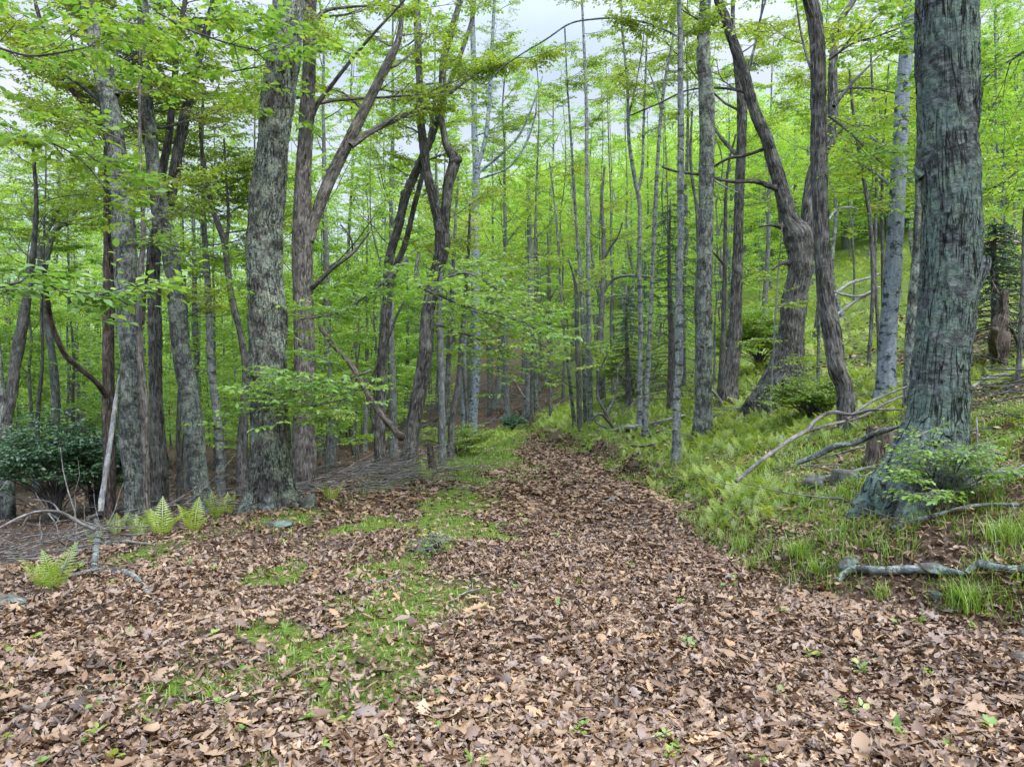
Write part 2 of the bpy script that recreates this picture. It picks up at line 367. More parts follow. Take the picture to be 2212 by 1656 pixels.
# ground: dark soil and crumbled litter, moss and low green where attribute rnd says so
m, t = mat('ground_soil'); b = NB(t)
pos = b.n('ShaderNodeNewGeometry').outputs['Position']
a = b.n('ShaderNodeAttribute', attribute_name='rnd').outputs['Fac']
n1 = b.n('ShaderNodeTexNoise', {'Vector': pos, 'Scale': 30., 'Detail': 8., 'Roughness': .75}).outputs['Fac']
v1 = b.n('ShaderNodeTexVoronoi', {'Vector': pos, 'Scale': 34.})
c1 = b.mix(b.ramp(n1, [(.35, 0.), (.65, 1.)]), (.025, .017, .012), (.11, .08, .06))
c1 = b.mix(.55, c1, b.ramp(b.n('ShaderNodeSeparateColor', {0: v1.outputs['Color']}).outputs[0], [(0., (.04, .026, .017)), (.5, (.13, .09, .065)), (1., (.26, .20, .16))]))
n2 = b.n('ShaderNodeTexNoise', {'Vector': pos, 'Scale': 2.2, 'Detail': 8., 'Roughness': .7}).outputs['Fac']
n3 = b.n('ShaderNodeTexNoise', {'Vector': pos, 'Scale': 60., 'Detail': 4.}).outputs['Fac']
gcol = b.mix(b.ramp(n3, [(.3, 0.), (.7, 1.)]), (.05, .095, .014), (.17, .27, .035))
gm = b.math('MULTIPLY', b.ramp(b.math('ADD', b.math('MULTIPLY', n2, .9), b.math('SUBTRACT', a, .5)), [(.42, 0.), (.56, 1.)]), b.ramp(n1, [(.3, .35), (.6, 1.)]))
bp = b.n('ShaderNodeBump', {'Height': b.math('ADD', n1, v1.outputs['Distance']), 'Distance': .03}).outputs[0]
pr = b.n('ShaderNodeBsdfPrincipled', {'Base Color': b.mix(gm, c1, gcol), 'Roughness': .95, 'Normal': bp, 'Specular IOR Level': .1})
b.n('ShaderNodeOutputMaterial', {'Surface': pr.outputs[0]}); M['ground'] = m

m, t = mat('rock'); b = NB(t)
pos = b.n('ShaderNodeTexCoord').outputs['Object']
n1 = b.n('ShaderNodeTexNoise', {'Vector': pos, 'Scale': 14., 'Detail': 9., 'Roughness': .7}).outputs['Fac']
n2 = b.n('ShaderNodeTexNoise', {'Vector': pos, 'Scale': 5., 'Detail': 8., 'Roughness': .75}).outputs['Fac']
c = b.mix(b.ramp(n1, [(.3, 0.), (.7, 1.)]), (.04, .042, .038), (.13, .13, .118))
c = b.mix(b.ramp(n2, [(.5, 0.), (.56, .9)]), c, (.13, .19, .165))
bp = b.n('ShaderNodeBump', {'Height': n1, 'Distance': .03}).outputs[0]
pr = b.n('ShaderNodeBsdfPrincipled', {'Base Color': c, 'Roughness': .9, 'Normal': bp}); b.n('ShaderNodeOutputMaterial', {'Surface': pr.outputs[0]}); M['rock'] = m
m, t = mat('petal'); b = NB(t); pr = b.n('ShaderNodeBsdfPrincipled', {'Base Color': (.8, .5, .02, 1), 'Roughness': .6}); b.n('ShaderNodeOutputMaterial', {'Surface': pr.outputs[0]}); M['petal'] = m
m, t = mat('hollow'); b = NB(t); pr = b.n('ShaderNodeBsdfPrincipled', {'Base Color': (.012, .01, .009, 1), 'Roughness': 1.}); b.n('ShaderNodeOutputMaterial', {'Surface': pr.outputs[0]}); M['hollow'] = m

# ------------------------------------------------------------------ ground sheet
def green_amount(x, y):
    """share of low green growth: verge and hillside on the far side of the track, a strip down its middle"""
    d = x-xr_(y)+.35*vnoise(x*1.6, y*.9, 0, 71)
    g = .78*smooth((d+.1)/.8)*(1-.45*smooth((7.5-y)/3))
    g = g*(1-.35*smooth((d-4.5)/2)*(y < 16)*(y > 4))
    strip = (.62+.3*vnoise(x*1.9, y*1.1, 0, 19))*np.exp(-((x+.85-.02*y)/.68)**2)*smooth((y-2.5)/2)
    strip = strip + (.42+.5*vnoise(x*2.6, y*2.6, 0, 27))*np.exp(-((x+1.6)/1.0)**2)*np.exp(-((y-4.2)/1.1)**2)
    strip = np.maximum(strip, (.8+.4*vnoise(x*2, y, 0, 62))*np.exp(-((x+.55+.02*y)/.95)**2)*smooth((y-13.5)/3)*(y < 31))
    nn = .55+.9*vnoise(x*3.1, y*3.1, 0, 61)
    for (U_, V_, r_) in ((830, 1320, .34), (740, 1290, .22), (905, 1285, .2), (440, 1480, .36), (560, 1560, .34), (300, 1570, .22), (650, 1480, .26), (980, 1130, .5), (880, 1120, .4), (1060, 1150, .4), (1090, 1000, .9), (760, 1130, .45), (600, 1240, .3), (700, 1400, .24), (930, 1190, .3), (470, 1330, .2), (820, 1240, .3), (1000, 1060, .6)):
        yy = 1.5*FPX/(V_-V0); xx = (U_-U0)/FPX*yy; strip = np.maximum(strip, nn*1.25*np.exp(-((x-xx)**2+((y-yy)/1.5)**2)/r_**2))
    strip = strip + .9*np.exp(-((x-xl_(y)-.9)/.8)**2)*smooth((y-15)/4)*(y < 34)
    strip = strip + (.6+.3*vnoise(x*1.5, y*1.2, 0, 18))*np.exp(-((x-xl_(y)-.5)/.7)**2)*(y < 16)*(y > 6)
    return np.clip(np.maximum(g, strip)+.18*vnoise(x*.9, y*.9, 0, 9), 0, 1)
n = 520
s = np.linspace(-1, 1, n); gx = 3.0*np.sinh(s*5.8)/1.0*1.0
gx = gx/np.abs(gx).max()*230
tt = np.linspace(0, 1, 620); gy = -14+(np.sinh(tt*5.2)/np.sinh(5.2))*250
X, Y = np.meshgrid(gx, gy); Z = H(X, Y)
V = np.stack([X, Y, Z], -1).reshape(-1, 3)
i = (np.arange(len(gy)-1)[:, None]*n+np.arange(n-1)[None]).ravel()
Q = np.stack([i, i+1, i+n+1, i+n], -1)
ga = green_amount(X, Y); V_all_min = Z.min(); V_all_max = Z.max(); print('ground z', Z.min(), Z.max())
far = smooth((Y-30)/20)*smooth((X+25)/10); ga = np.where((X < xl_(Y)-1), np.clip(.15+.5*smooth((Y-22)/20), 0, 1), ga); ga = np.maximum(ga, far*.35)
bank = np.exp(-((X+1.2)/3.6)**2)*smooth((Y-31)/4)*(1-smooth((Y-55)/10)); ga = ga*(1-.9*bank)
g = make_obj('ground', V, [Q], M['ground'], rnd=ga.ravel()); tag(g, kind='structure')

# ------------------------------------------------------------------ leaf litter (uncountable)
def litter(name, N, sampler, prof, nx, Lr, Wr, kyr, kxr, zr, tiltsd, seed):
    rs = np.random.default_rng(seed); x, y = sampler(rs, N); N = len(x)
    z = H(x, y)+rs.uniform(zr[0], zr[1], N)
    L = rs.uniform(*Lr, N); W = L*rs.uniform(*Wr, N)
    ky = rs.uniform(*kyr, N)*rs.choice([-1, 1], N, p=[.35, .65]); kx = rs.uniform(*kxr, N)*rs.choice([-1, 1], N)
    rv = np.clip(.75*rs.uniform(0, 1, N)+.25*rs.beta(2.2, 2., N)+.10*vnoise(x*1.3, y*1.3, 0, 21), 0, 1)
    return strip_leaves(np.stack([x, y, z], -1), rs.uniform(0, 6.283, N), rs.normal(0, tiltsd, N), rs.normal(0, tiltsd, N), L, W, prof, nx, kx, ky, rv)
def keep_litter(rs, x, y, edge=.5):
    xr, xl = xr_(y), xl_(y)
    ga = green_amount(x, y)
    p = np.where(x > xr+.1, np.where(y < 7.5, np.where(x > xr+.5, .32, .6), .42), np.where(x < xl-.2, .22, 1.0))
    p = p*np.where((x <= xr+.1), 1-np.where(y > 12, .93, .78)*smooth((ga-.34)/.3), 1)
    p = p*(1-.5*smooth((vnoise(x*1.1, y*1.1, 0, 33)-.1)/.4)*(x < -.4)*(x > xl))
    k = rs.uniform(0, 1, len(x)) < p; return x[k], y[k]
def samp(y0, y1, dens_near=True, xlim=None):
    def f(rs, N):
        y = y0*(y1/y0)**rs.uniform(0, 1, N) if dens_near else rs.uniform(y0, y1, N)
        x = rs.uniform(-.78, .78, N)*y
        return keep_litter(rs, x, y)
    return f
OAK = [.04, .30, .16, .46, .24, .52, .26, .40, .14, .05]; OVAL = [.03, .26, .42, .48, .44, .28, .03]; MAP = [.05, .35, .55, .34, .60, .25, .30, .03]
mb = MB()
def addl(*a):
    V, Q, r = litter('', *a); mb.add(V, Q, rnd=r)
addl(8500, samp(2.3, 6.5), OAK, 5, (.05, .105), (.34, .55), (14, 80), (0, 18), (.0, .045), .45, 1)
addl(46000, samp(2.3, 6.5), OVAL[::2], 4, (.025, .075), (.3, .6), (12, 95), (0, 22), (.0, .045), .5, 2)
addl(4500, samp(2.3, 6.5), MAP, 5, (.035, .08), (.6, .95), (8, 60), (0, 18), (.0, .05), .48, 3)
addl(60000, samp(2.3, 8), [.08, .5, .3], 2, (.012, .035), (.3, .7), (0, 30), (0, 20), (.0, .05), .5, 32)
addl(420, samp(2.3, 5.0), OVAL, 5, (.09, .14), (.45, .6), (3, 25), (0, 10), (.025, .05), .3, 33)
addl(300, samp(2.3, 5.5), OAK, 5, (.11, .16), (.5, .65), (2, 20), (0, 8), (.03, .05), .25, 31)
mb.build('leaf_litter', M['litter']); tag(bpy.data.objects['leaf_litter'], 'thick cover of curled tan and brown fallen leaves on the near track', 'leaf litter', kind='stuff')
mb = MB()
addl(34000, samp(6.0, 14), OAK[::2]+[.05], 3, (.05, .10), (.38, .6), (6, 50), (0, 12), (0, .04), .4, 4)
addl(40000, samp(6.0, 14), OVAL[::2], 3, (.04, .09), (.4, .6), (8, 70), (0, 14), (0, .04), .4, 5)
addl(40000, samp(13, 40), [.05, .5, .4, .05], 2, (.08, .14), (.45, .65), (2, 20), (0, 8), (0, .05), .42, 6)
def road_samp(rs, N):
    y = 9*(36/9)**rs.uniform(0, 1, N)**.9; x = xl_(y)+(xr_(y)-xl_(y)+.3)*rs.uniform(0, 1, N); return keep_litter(rs, x, y)
addl(34000, road_samp, [.05, .5, .4, .05], 2, (.07, .13), (.45, .65), (2, 20), (0, 8), (.01, .05), .22, 16)
mb.build('leaf_litter', M['litter']); tag(bpy.data.objects['leaf_litter.001'], 'brown fallen leaves covering the track further along and the wood floor', 'leaf litter', kind='stuff')

# ------------------------------------------------------------------ tree generator
def limb_path(p, d, L, rs, n=6, up=.12, wob=.12):
    P = [np.asarray(p, float)]; d = np.asarray(d, float)/np.linalg.norm(d)
    for k in range(n):
        d = d+rs.normal(0, wob, 3)+np.array([0, 0, up/n*2]); d /= np.linalg.norm(d); P.append(P[-1]+d*L/n)
    return np.array(P)
def perp_h(d):
    s = np.cross(d, [0, 0, 1.]); q = np.linalg.norm(s)
    return s/q if q > 1e-3 else np.array([1., 0, 0])
def grow(mb, p, d, L, r, rs, tw, sec=8, ter=5, up=.1, fine=3, flat=1., twl=.32, start=.25):
    """one leafy branch: limb tube, side branches, twigs (appended to tw as start, direction, length, clump tone)"""
    P = limb_path(p, d, L, rs, 6, up)
    rr = np.linspace(r, r*.25, len(P)); V, Q, T, tc = tube(P, rr, fine+1, cap=False); mb.add(V, Q, tc=tc, m=1)
    seg = lambda P, t: (P[min(int(t*(len(P)-1)), len(P)-2)]*(1-(t*(len(P)-1) % 1))+P[min(int(t*(len(P)-1)), len(P)-2)+1]*(t*(len(P)-1) % 1)) if t < 1 else P[-1]
    tone = rs.uniform(0, 1)
    for k in range(sec+1):
        t = start+(1-start)*(k+.5)/(sec+1) if k < sec else 1.
        q = seg(P, min(t, .999)); i = min(int(t*(len(P)-1)), len(P)-2); dd = P[i+1]-P[i]; dd /= np.linalg.norm(dd)
        s = perp_h(dd)*(1 if k % 2 else -1)
        sdir = dd*(.65 if k < sec else 1.)+s*(.8 if k < sec else 0)+rs.normal(0, .16, 3)*np.array([1, 1, .8]); sdir[2] = sdir[2]*.6*flat+.05
        sl = L*(.5*(1-t)+.16)*rs.uniform(.75, 1.25)
        S = limb_path(q, sdir, sl, rs, 4, .05, .1)
        V, Q, T, tc = tube(S, np.linspace(r*.34, r*.12, len(S)), 3, cap=False); mb.add(V, Q, tc=tc, m=1)
        for j in range(ter+1):
            u = .2+.8*(j+.5)/(ter+1) if j < ter else .999
            q2 = seg(S, u); i2 = min(int(u*(len(S)-1)), len(S)-2); d2 = S[i2+1]-S[i2]; d2 /= np.linalg.norm(d2)
            s2 = perp_h(d2)*(1 if j % 2 else -1)
            td = d2*(.6 if j < ter else 1)+s2*(.85 if j < ter else 0)+rs.normal(0, .2, 3); td[2] *= .5; td /= np.linalg.norm(td)
            tw.append((q2, td, twl*rs.uniform(.6, 1.3), np.clip(tone*.6+rs.uniform(0, .4), 0, 1)))
def finish_crown(mb, tw, per, size, rs, name, parent, leafm, barkm, fine=False, droop=.25, origin=(0, 0, 0)):
    if tw:
        P0 = np.array([a[0] for a in tw]); D = np.array([a[1] for a in tw]); L = np.array([a[2] for a in tw]); cl_ = np.array([a[3] for a in tw])
        # twig stalks as slim three-sided spindles
        r = .0035 if fine else .005
        S = np.cross(D, [0, 0, 1.]); S /= np.linalg.norm(S, axis=1)[:, None]+1e-6; Up = np.cross(S, D)
        E = P0+D*L[:, None]
        Vt = np.stack([P0+S*r, P0-S*r, P0+Up*r*1.4, E], 1).reshape(-1, 3); k = np.arange(len(P0))[:, None]*4
        mb.add(Vt, T=np.concatenate([k+[0, 2, 3], k+[2, 1, 3], k+[1, 0, 3]]), m=1)
        V, T, rv = twig_leaves(P0, D, L, per, size, rs, fine, droop, cl_); mb.add(V, T=T, rnd=rv, m=0)
    return mb.build(name, [leafm, barkm], parent, origin)

# background prototypes -------------------------------------------------------
PROTO = {}
def proto(key, h, r, first, nl, ll, sec, ter, per, size, leafm, seed, lean=.3, up=.35, barkm='far', asc=.55, shrink=.6, stretch=1.):
    rs = np.random.default_rng(seed)
    t = thing(('understorey_tree' if h < 8 else 'forest_tree'), key, 'tree')
    P = [np.array([0, 0, -.4])]; n = 9; off = np.zeros(2)
    for k in range(1, n+1):
        off = off+rs.normal(0, lean*h/n*.1, 2)+np.array([lean, 0])*rs.uniform(-.3, .3)*h/n*.3; P.append(np.array([off[0], off[1], h*k/n]))
    P = np.array(P); S = spline(P, .5); rad = r*(1-.85*np.clip(S[:, 2]/h, 0, 1)**.9)+r*.5*np.exp(-np.clip(S[:, 2]+.1, 0, None)/.35)
    ph = rs.uniform(0, 6, 3)
    V, Q, T, tc = tube(S, rad, 9, lambda th, L, r_, P_: r_*(.07*np.sin(2*th+L*.8+ph[0])+.06*np.sin(3*th-L*1.7+ph[1])))
    mb = MB(); mb.add(V, Q, T, tc); mb.build('trunk', M[barkm], t)
    mb = MB(); tw = []
    for k in range(nl):
        f = first+(1-first)*(k+rs.uniform(0, .8))/nl; z = h*min(f, .985)
        p = np.array([np.interp(z, P[:, 2], P[:, 0]), np.interp(z, P[:, 2], P[:, 1]), z]); az = k*2.4+rs.uniform(-.5, .5)
        L = ll*(1-shrink*(f-first)/(1-first))*rs.uniform(.7, 1.2); e = asc*rs.uniform(.4, 1.3)
        grow(mb, p, (math.cos(az), math.sin(az), e), L, max(.012, r*.28*(1-f*.6)), rs, tw, sec, ter, up)
    finish_crown(mb, tw, per, size, rs, 'crown', t, M[leafm], M[barkm])
    PROTO[key] = [t, 0]
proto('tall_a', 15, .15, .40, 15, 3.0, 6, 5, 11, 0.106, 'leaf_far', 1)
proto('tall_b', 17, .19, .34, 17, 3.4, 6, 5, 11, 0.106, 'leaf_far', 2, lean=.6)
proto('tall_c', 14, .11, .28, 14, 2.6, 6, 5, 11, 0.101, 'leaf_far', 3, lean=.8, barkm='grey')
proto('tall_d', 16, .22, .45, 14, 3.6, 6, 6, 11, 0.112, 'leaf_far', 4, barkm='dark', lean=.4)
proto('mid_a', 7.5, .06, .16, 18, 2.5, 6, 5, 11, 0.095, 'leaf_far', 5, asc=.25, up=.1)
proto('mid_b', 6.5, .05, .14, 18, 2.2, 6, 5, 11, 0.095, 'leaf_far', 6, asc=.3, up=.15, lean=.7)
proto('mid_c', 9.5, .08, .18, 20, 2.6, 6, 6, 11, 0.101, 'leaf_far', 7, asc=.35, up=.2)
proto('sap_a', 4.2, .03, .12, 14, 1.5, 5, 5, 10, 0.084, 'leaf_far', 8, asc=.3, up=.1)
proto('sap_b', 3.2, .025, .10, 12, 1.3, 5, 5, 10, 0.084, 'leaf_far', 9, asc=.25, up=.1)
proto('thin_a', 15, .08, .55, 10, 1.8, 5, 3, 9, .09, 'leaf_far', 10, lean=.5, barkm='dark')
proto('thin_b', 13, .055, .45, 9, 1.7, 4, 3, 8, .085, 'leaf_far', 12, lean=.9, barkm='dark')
BG = []
def place(key, x, y, scale, rz, sz=1.):
    t, used = PROTO[key]
    if not used: o = t; PROTO[key][1] = 1
    else:
        o = t.copy(); C.objects.link(o)
        for ch in PROTO[key][0].children:
            c = ch.copy(); C.objects.link(c); c.parent = o
    o.location = (x, y, float(H(x, y))-.02); o.rotation_euler = (R.uniform(-.03, .03), R.uniform(-.03, .03), rz); o.scale = (scale, scale, scale*sz)
    BG.append([o, x, y, key]); return o

# ------------------------------------------------------------------ front trees traced at their own distance
def bumpy(seed, amp, fine, rib=0, ribn=0, ridge=False):
    def f(th, L, r, P):
        cx, cy = np.cos(th), np.sin(th)
        d = amp*r*vnoise(cx*1.3, cy*1.3, L*1.6/np.maximum(r*4, .3), seed)+amp*.6*r*vnoise(cx*3, cy*3, L*3.1, seed+1)
        d = d + fine*vnoise(cx*9, cy*9, L*(7 if ridge else 14), seed+2)+fine*.7*vnoise(cx*22, cy*22, L*(12 if ridge else 34), seed+3)
        if rib: d = d + .16*r*np.exp(-np.maximum(L-.3, 0)/.3)*(vnoise(cx*5, cy*5, L*5, seed+8)+.7*vnoise(cx*13, cy*13, L*11, seed+9)+.35*vnoise(cx*30, cy*30, L*26, seed+10))
        if ridge: d = d + fine*1.2*np.abs(vnoise(cx*16, cy*16, L*2.5, seed+4))
        if rib: d = d + rib*r*np.exp(-np.maximum(L-.3, 0)/.3)*(.5+.5*np.cos(ribn*th+seed))**1.5
        return d
    return f
FRONT = []
def front(name, label, land, barkk, stems, Y=None, base=None, top=None, crown=(), seed=1, seg=40, step=.05, amp=.10, fine=.006, rib=0., ribn=5, ridge=False, ydev=(), leaf='leaf', group=None, wmul=.93):
    """stems[0] is the trunk listed from the ground up as (U, V, width px); the others are limbs"""
    b0 = stems[0][0]
    Yb = Y if Y else gY(b0[0], b0[1])
    bx, bz = (b0[0]-U0)/FPX*Yb, 0
    t = thing(name, label, 'tree', (bx, Yb, float(H(bx, Yb))), group); org = (bx, Yb, float(H(bx, Yb)))
    out = []
    for si, st in enumerate(stems):
        dev = ydev[si] if si < len(ydev) else (.0 if si == 0 else R.uniform(-.8, .8))
        k = len(st); P = []
        for j, (U, V, wd) in enumerate(st):
            yy = Yb+dev*(j/(k-1))
            if si and len(ydev) <= si and j == 0: yy = Yb
            P.append((*at(U, V, yy), max(wd*wmul, 1.2)/FPX*yy/2))
        P = np.array(P)
        if si == 0:
            if P[0, 2] > org[2]-.25:
                b_ = P[0].copy(); b_[2] = min(org[2], b_[2])-.35; b_[3] *= 1.12; P = np.vstack([b_, P])
        if top and si in top:                      # carry the stem on above the frame
            L = top[si]; d = P[-1, :3]-P[-3 if len(P) > 3 else -2, :3]; d /= np.linalg.norm(d); d = d*.7+np.array([0, 0, .3])
            P = np.vstack([P, np.append(P[-1, :3]+d*L*.5, P[-1, 3]*.7), np.append(P[-1, :3]+d*L+rng.normal(0, .2, 3), P[-1, 3]*.3)])
        stp = step if si == 0 else max(step, .08)
        S = spline(P, stp); r = np.clip(S[:, 3], .004, None)
        sg = seg if si == 0 else (18 if r.max() > .05 else 8 if r.max() > .015 else 5)
        s0 = 0 if si == 0 else 3.
        V, Q, T, tc = tube(S[:, :3], r, sg, bumpy(seed+si*7, amp, fine if si == 0 else fine*.5, rib if si == 0 else 0, ribn, ridge) if sg > 8 else None, s0=s0)
        mb = MB(); mb.add(V, Q, T, tc); mb.build('trunk' if si == 0 else 'limb', M[barkk], t, org)
        out.append(S)
    if crown:
        rs = np.random.default_rng(seed+100); mb = MB(); tw = []
        per, size = 10, .075
        for (si, v0, v1, nb, bl, *rest) in crown:     # v0..v1: heights in metres above the camera plane of the picture rows
            opt = rest[0] if rest else {}
            S = out[si]; z0 = CAMZ-(v0-V0)/FPX*Yb; z1 = CAMZ-(v1-V0)/FPX*Yb
            nb = int(nb*(1.45 if b0[0] < 700 else .9))
            for k in range(nb):
                z = z0+(z1-z0)*(k+rs.uniform(0, 1))/nb; i = int(np.argmin(np.abs(S[:, 2]-z)))
                az = (.15+(k*1.9+rs.uniform(-.4, .4)) % 2.85) if 'az' not in opt else opt['az']+rs.uniform(-.5, .5)
                L = bl*rs.uniform(.65, 1.25)
                grow(mb, S[i, :3], (math.cos(az), math.sin(az), opt.get('el', .45)*rs.uniform(.3, 1.4)), L, max(.010, min(.04, S[i, 3]*.3)), rs, tw, opt.get('sec', 7), opt.get('ter', 5), opt.get('up', .2), start=.22)
            size = opt.get('size', size)
        finish_crown(mb, tw, per, size, rs, 'crown', t, M[leaf], M[barkk], origin=org)
    FRONT.append((b0[0], Yb, land)); return t, out, Yb, org

# ---- left side
front('lichen_tree', 'grey leaning tree with pale lichen spots, standing at the track edge behind the ferns', 'spotted leaning trunk', 'grey',
 [[(299, 1130, 50), (294, 1060, 46), (283, 946, 49), (284, 800, 46), (278, 700, 46), (271, 600, 46), (270, 550, 48), (265, 475, 48), (260, 400, 45), (248, 300, 42), (232, 200, 40), (215, 125, 38), (188, 0, 31), (175, -60, 29)],
  [(252, 205, 14), (251, 170, 13), (250, 130, 11), (256, 90, 8), (280, 40, 6)]], top={0: 3}, crown=[(0, 250, -500, 9, 2.3), (1, 160, 40, 3, 1.3)], seed=3, seg=48, rib=.25, ribn=4)
front('lichen_tree', 'slender crooked tree with green lichen and a knot where another trunk crosses behind', 'crooked lichen trunk', 'grey',
 [[(437, 1108, 44), (430, 1031, 41), (421, 946, 44), (406, 833, 41), (396, 790, 38), (387, 725, 38), (381, 650, 39), (373, 575, 36), (363, 525, 41), (350, 480, 41), (342, 425, 35), (333, 375, 31), (325, 300, 30), (317, 225, 27), (314, 150, 27), (313, 75, 27), (307, 0, 24), (300, -60, 22)]],
 top={0: 3}, crown=[(0, 330, -480, 9, 2.0)], seed=8, seg=44, rib=.3, ribn=4)
front('lichen_tree', 'thick grey tree crusted with pale blue-green lichen, bulging at mid height beside the track', 'thick lichened trunk', 'lichen',
 [[(588, 1092, 112), (587, 1060, 100), (587, 1031, 93), (585, 946, 87), (581, 833, 78), (580, 700, 80), (573, 600, 78), (571, 520, 82), (573, 480, 80), (581, 400, 77), (591, 300, 70), (598, 230, 78), (605, 170, 76), (617, 100, 72), (625, 0, 70), (632, -80, 66)]],
 top={0: 4}, crown=[(0, -150, -600, 6, 2.2)], seed=14, seg=110, step=.022, fine=.010, rib=.5, ribn=6, amp=.09)
front('forked_tree', 'tall brown tree with a long limb rising to one side, behind the thick lichened trunk', 'brown forked trunk', 'brown',
 [[(657, 1003, 54), (657, 900, 49), (658, 800, 48), (657, 700, 47), (654, 600, 46), (654, 500, 47), (653, 450, 41), (655, 375, 36), (660, 300, 34), (664, 225, 33), (668, 150, 30), (669, 50, 28), (672, -60, 26)],
  [(665, 520, 30), (678, 478, 26), (701, 415, 28), (726, 360, 28), (756, 300, 26), (786, 240, 24), (811, 190, 22), (841, 130, 20), (861, 85, 14), (868, 20, 10), (866, -60, 8)],
  [(758, 315, 16), (801, 285, 13), (856, 255, 12), (896, 240, 10), (946, 217, 9), (1006, 175, 8), (1040, 150, 5)],
  [(655, 378, 15), (663, 310, 10), (681, 235, 11), (716, 185, 9), (751, 140, 8), (796, 85, 7), (856, 20, 5), (900, -30, 4)],
  [(672, 622, 14), (681, 615, 12), (716, 582, 9), (763, 545, 7), (800, 500, 3)], [(762, 545, 5), (758, 515, 4), (736, 485, 3)],
  [(672, 60, 12), (700, 25, 9), (760, 15, 6), (850, 12, 5), (880, 30, 4)]],
 top={0: 4, 1: 2}, crown=[(0, 330, -500, 6, 2.6), (1, 320, -40, 5, 1.7), (2, 290, 160, 2, 1.2), (3, 240, 0, 2, 1.1)], seed=19, seg=64, step=.035, fine=.006, amp=.06, Y=13.5, ydev=(0, .5, 1.2, -1.2, -.5, -.5, .6))
front('forked_tree', 'straight dark trunk splitting into two leaning stems, crossing behind the crooked lichen trunk', 'dark split trunk', 'ridge',
 [[(345, 1040, 36), (341, 946, 32), (336, 833, 28), (335, 700, 30), (332, 600, 28), (333, 540, 30), (345, 490, 30), (362, 450, 25), (374, 395, 25), (385, 325, 24), (405, 225, 22), (425, 140, 18), (445, 75, 18), (463, 0, 16), (478, -60, 14)],
  [(345, 480, 20), (347, 420, 19), (352, 365, 18), (365, 290, 16), (375, 200, 14), (383, 100, 12), (400, 0, 10), (405, -60, 8)],
  [(366, 480, 8), (385, 450, 5), (405, 430, 4), (435, 418, 3)]],
 top={0: 3, 1: 2}, crown=[(0, 350, -400, 9, 2.3), (1, 330, -200, 7, 1.8)], seed=23, Y=12.5, amp=.07)
front('dark_tree', 'straight reddish-brown trunk with a long drooping limb, directly behind the spotted leaning trunk', 'reddish straight trunk', 'red',
 [[(236, 1020, 28), (235, 900, 27), (234, 776, 25), (234, 700, 25), (235, 600, 24), (233, 500, 19), (232, 400, 16), (232, 345, 14), (226, 290, 11), (205, 255, 10), (180, 225, 11), (145, 180, 11), (120, 130, 10), (80, 20, 8), (70, -50, 6)],
  [(234, 862, 14), (210, 828, 12), (175, 797, 12), (140, 765, 12), (112, 700, 12), (103, 650, 11), (96, 600, 10), (95, 565, 8)],
  [(231, 350, 8), (215, 212, 8), (190, 175, 7), (165, 130, 6), (150, 60, 4)]],
 crown=[(0, 380, 0, 9, 2.0), (2, 230, 60, 4, 1.3)], seed=29, Y=12.0, ydev=(0, -2.2, .8))
front('twisted_tree', 'thin twisted tree with two upper stems between the crooked and thick lichened trunks', 'thin twisted trunk', 'dark',
 [[(524, 1000, 26), (524, 950, 23), (529, 860, 19), (531, 800, 17), (523, 740, 15), (512, 690, 14), (500, 640, 14), (491, 580, 13), (485, 525, 15), (470, 480, 13), (455, 435, 10), (445, 380, 10), (437, 330, 8), (430, 250, 6)],
  [(487, 530, 9), (493, 495, 8), (493, 450, 7), (488, 380, 5), (484, 300, 4)], [(535, 800, 8), (540, 740, 7), (535, 680, 5)]],
 crown=[(0, 520, 230, 8, 1.7), (1, 480, 320, 4, 1.2)], seed=31, Y=14.5, seg=24)
front('slim_tree', 'slim straight tree with mottled bark, left of the thin twisted trunk', 'slim mottled trunk', 'spot',
 [[(477, 985, 22), (472, 930, 20), (461, 833, 17), (456, 790, 17), (452, 700, 15), (448, 600, 14), (441, 500, 12), (438, 400, 8), (436, 300, 7), (440, 180, 5)]],
 crown=[(0, 620, 200, 10, 1.7)], seed=37, Y=15, seg=24)
front('slim_tree', 'slim pale trunk close beside the crooked lichen trunk, further back in the wood', 'slim pale trunk', 'spot',
 [[(424, 985, 14), (423, 833, 13), (424, 780, 12), (421, 700, 13), (420, 600, 11), (418, 500, 8), (416, 380, 6)], [(424, 690, 6), (432, 655, 5), (440, 640, 3)]],
 crown=[(0, 620, 380, 6, 1.6)], seed=38, Y=19, seg=20)
front('slim_tree', 'thin brown stem with a curved neighbouring pole, between the spotted and the dark split trunk', 'thin brown pole', 'brown',
 [[(317, 1070, 15), (314, 950, 16), (311, 850, 18), (304, 780, 16), (301, 700, 14), (303, 600, 13), (309, 510, 10), (306, 400, 8), (301, 250, 6), (303, 100, 5)],
  [(308, 700, 9), (312, 640, 9), (318, 590, 8), (319, 570, 6)]], crown=[(0, 520, 100, 6, 1.5)], seed=41, Y=11, seg=20)
front('slim_tree', 'thin dark pole rising from the brushwood beside the base of the crooked lichen trunk', 'thin dark pole', 'dark',
 [[(387, 1010, 12), (386, 930, 11), (388, 850, 9), (392, 760, 7), (398, 640, 5)]], seed=43, Y=13, seg=16, crown=[(0, 700, 640, 2, .9)])
front('leaning_tree', 'mossy grey trunk at the picture edge, leaning out of frame beyond the dark shrub', 'edge trunk', 'grey',
 [[(21, 1122, 25), (18, 1030, 25), (14, 946, 24), (6, 880, 19), (0, 820, 16), (-10, 700, 14), (-25, 500, 12)]], seed=47, seg=30)
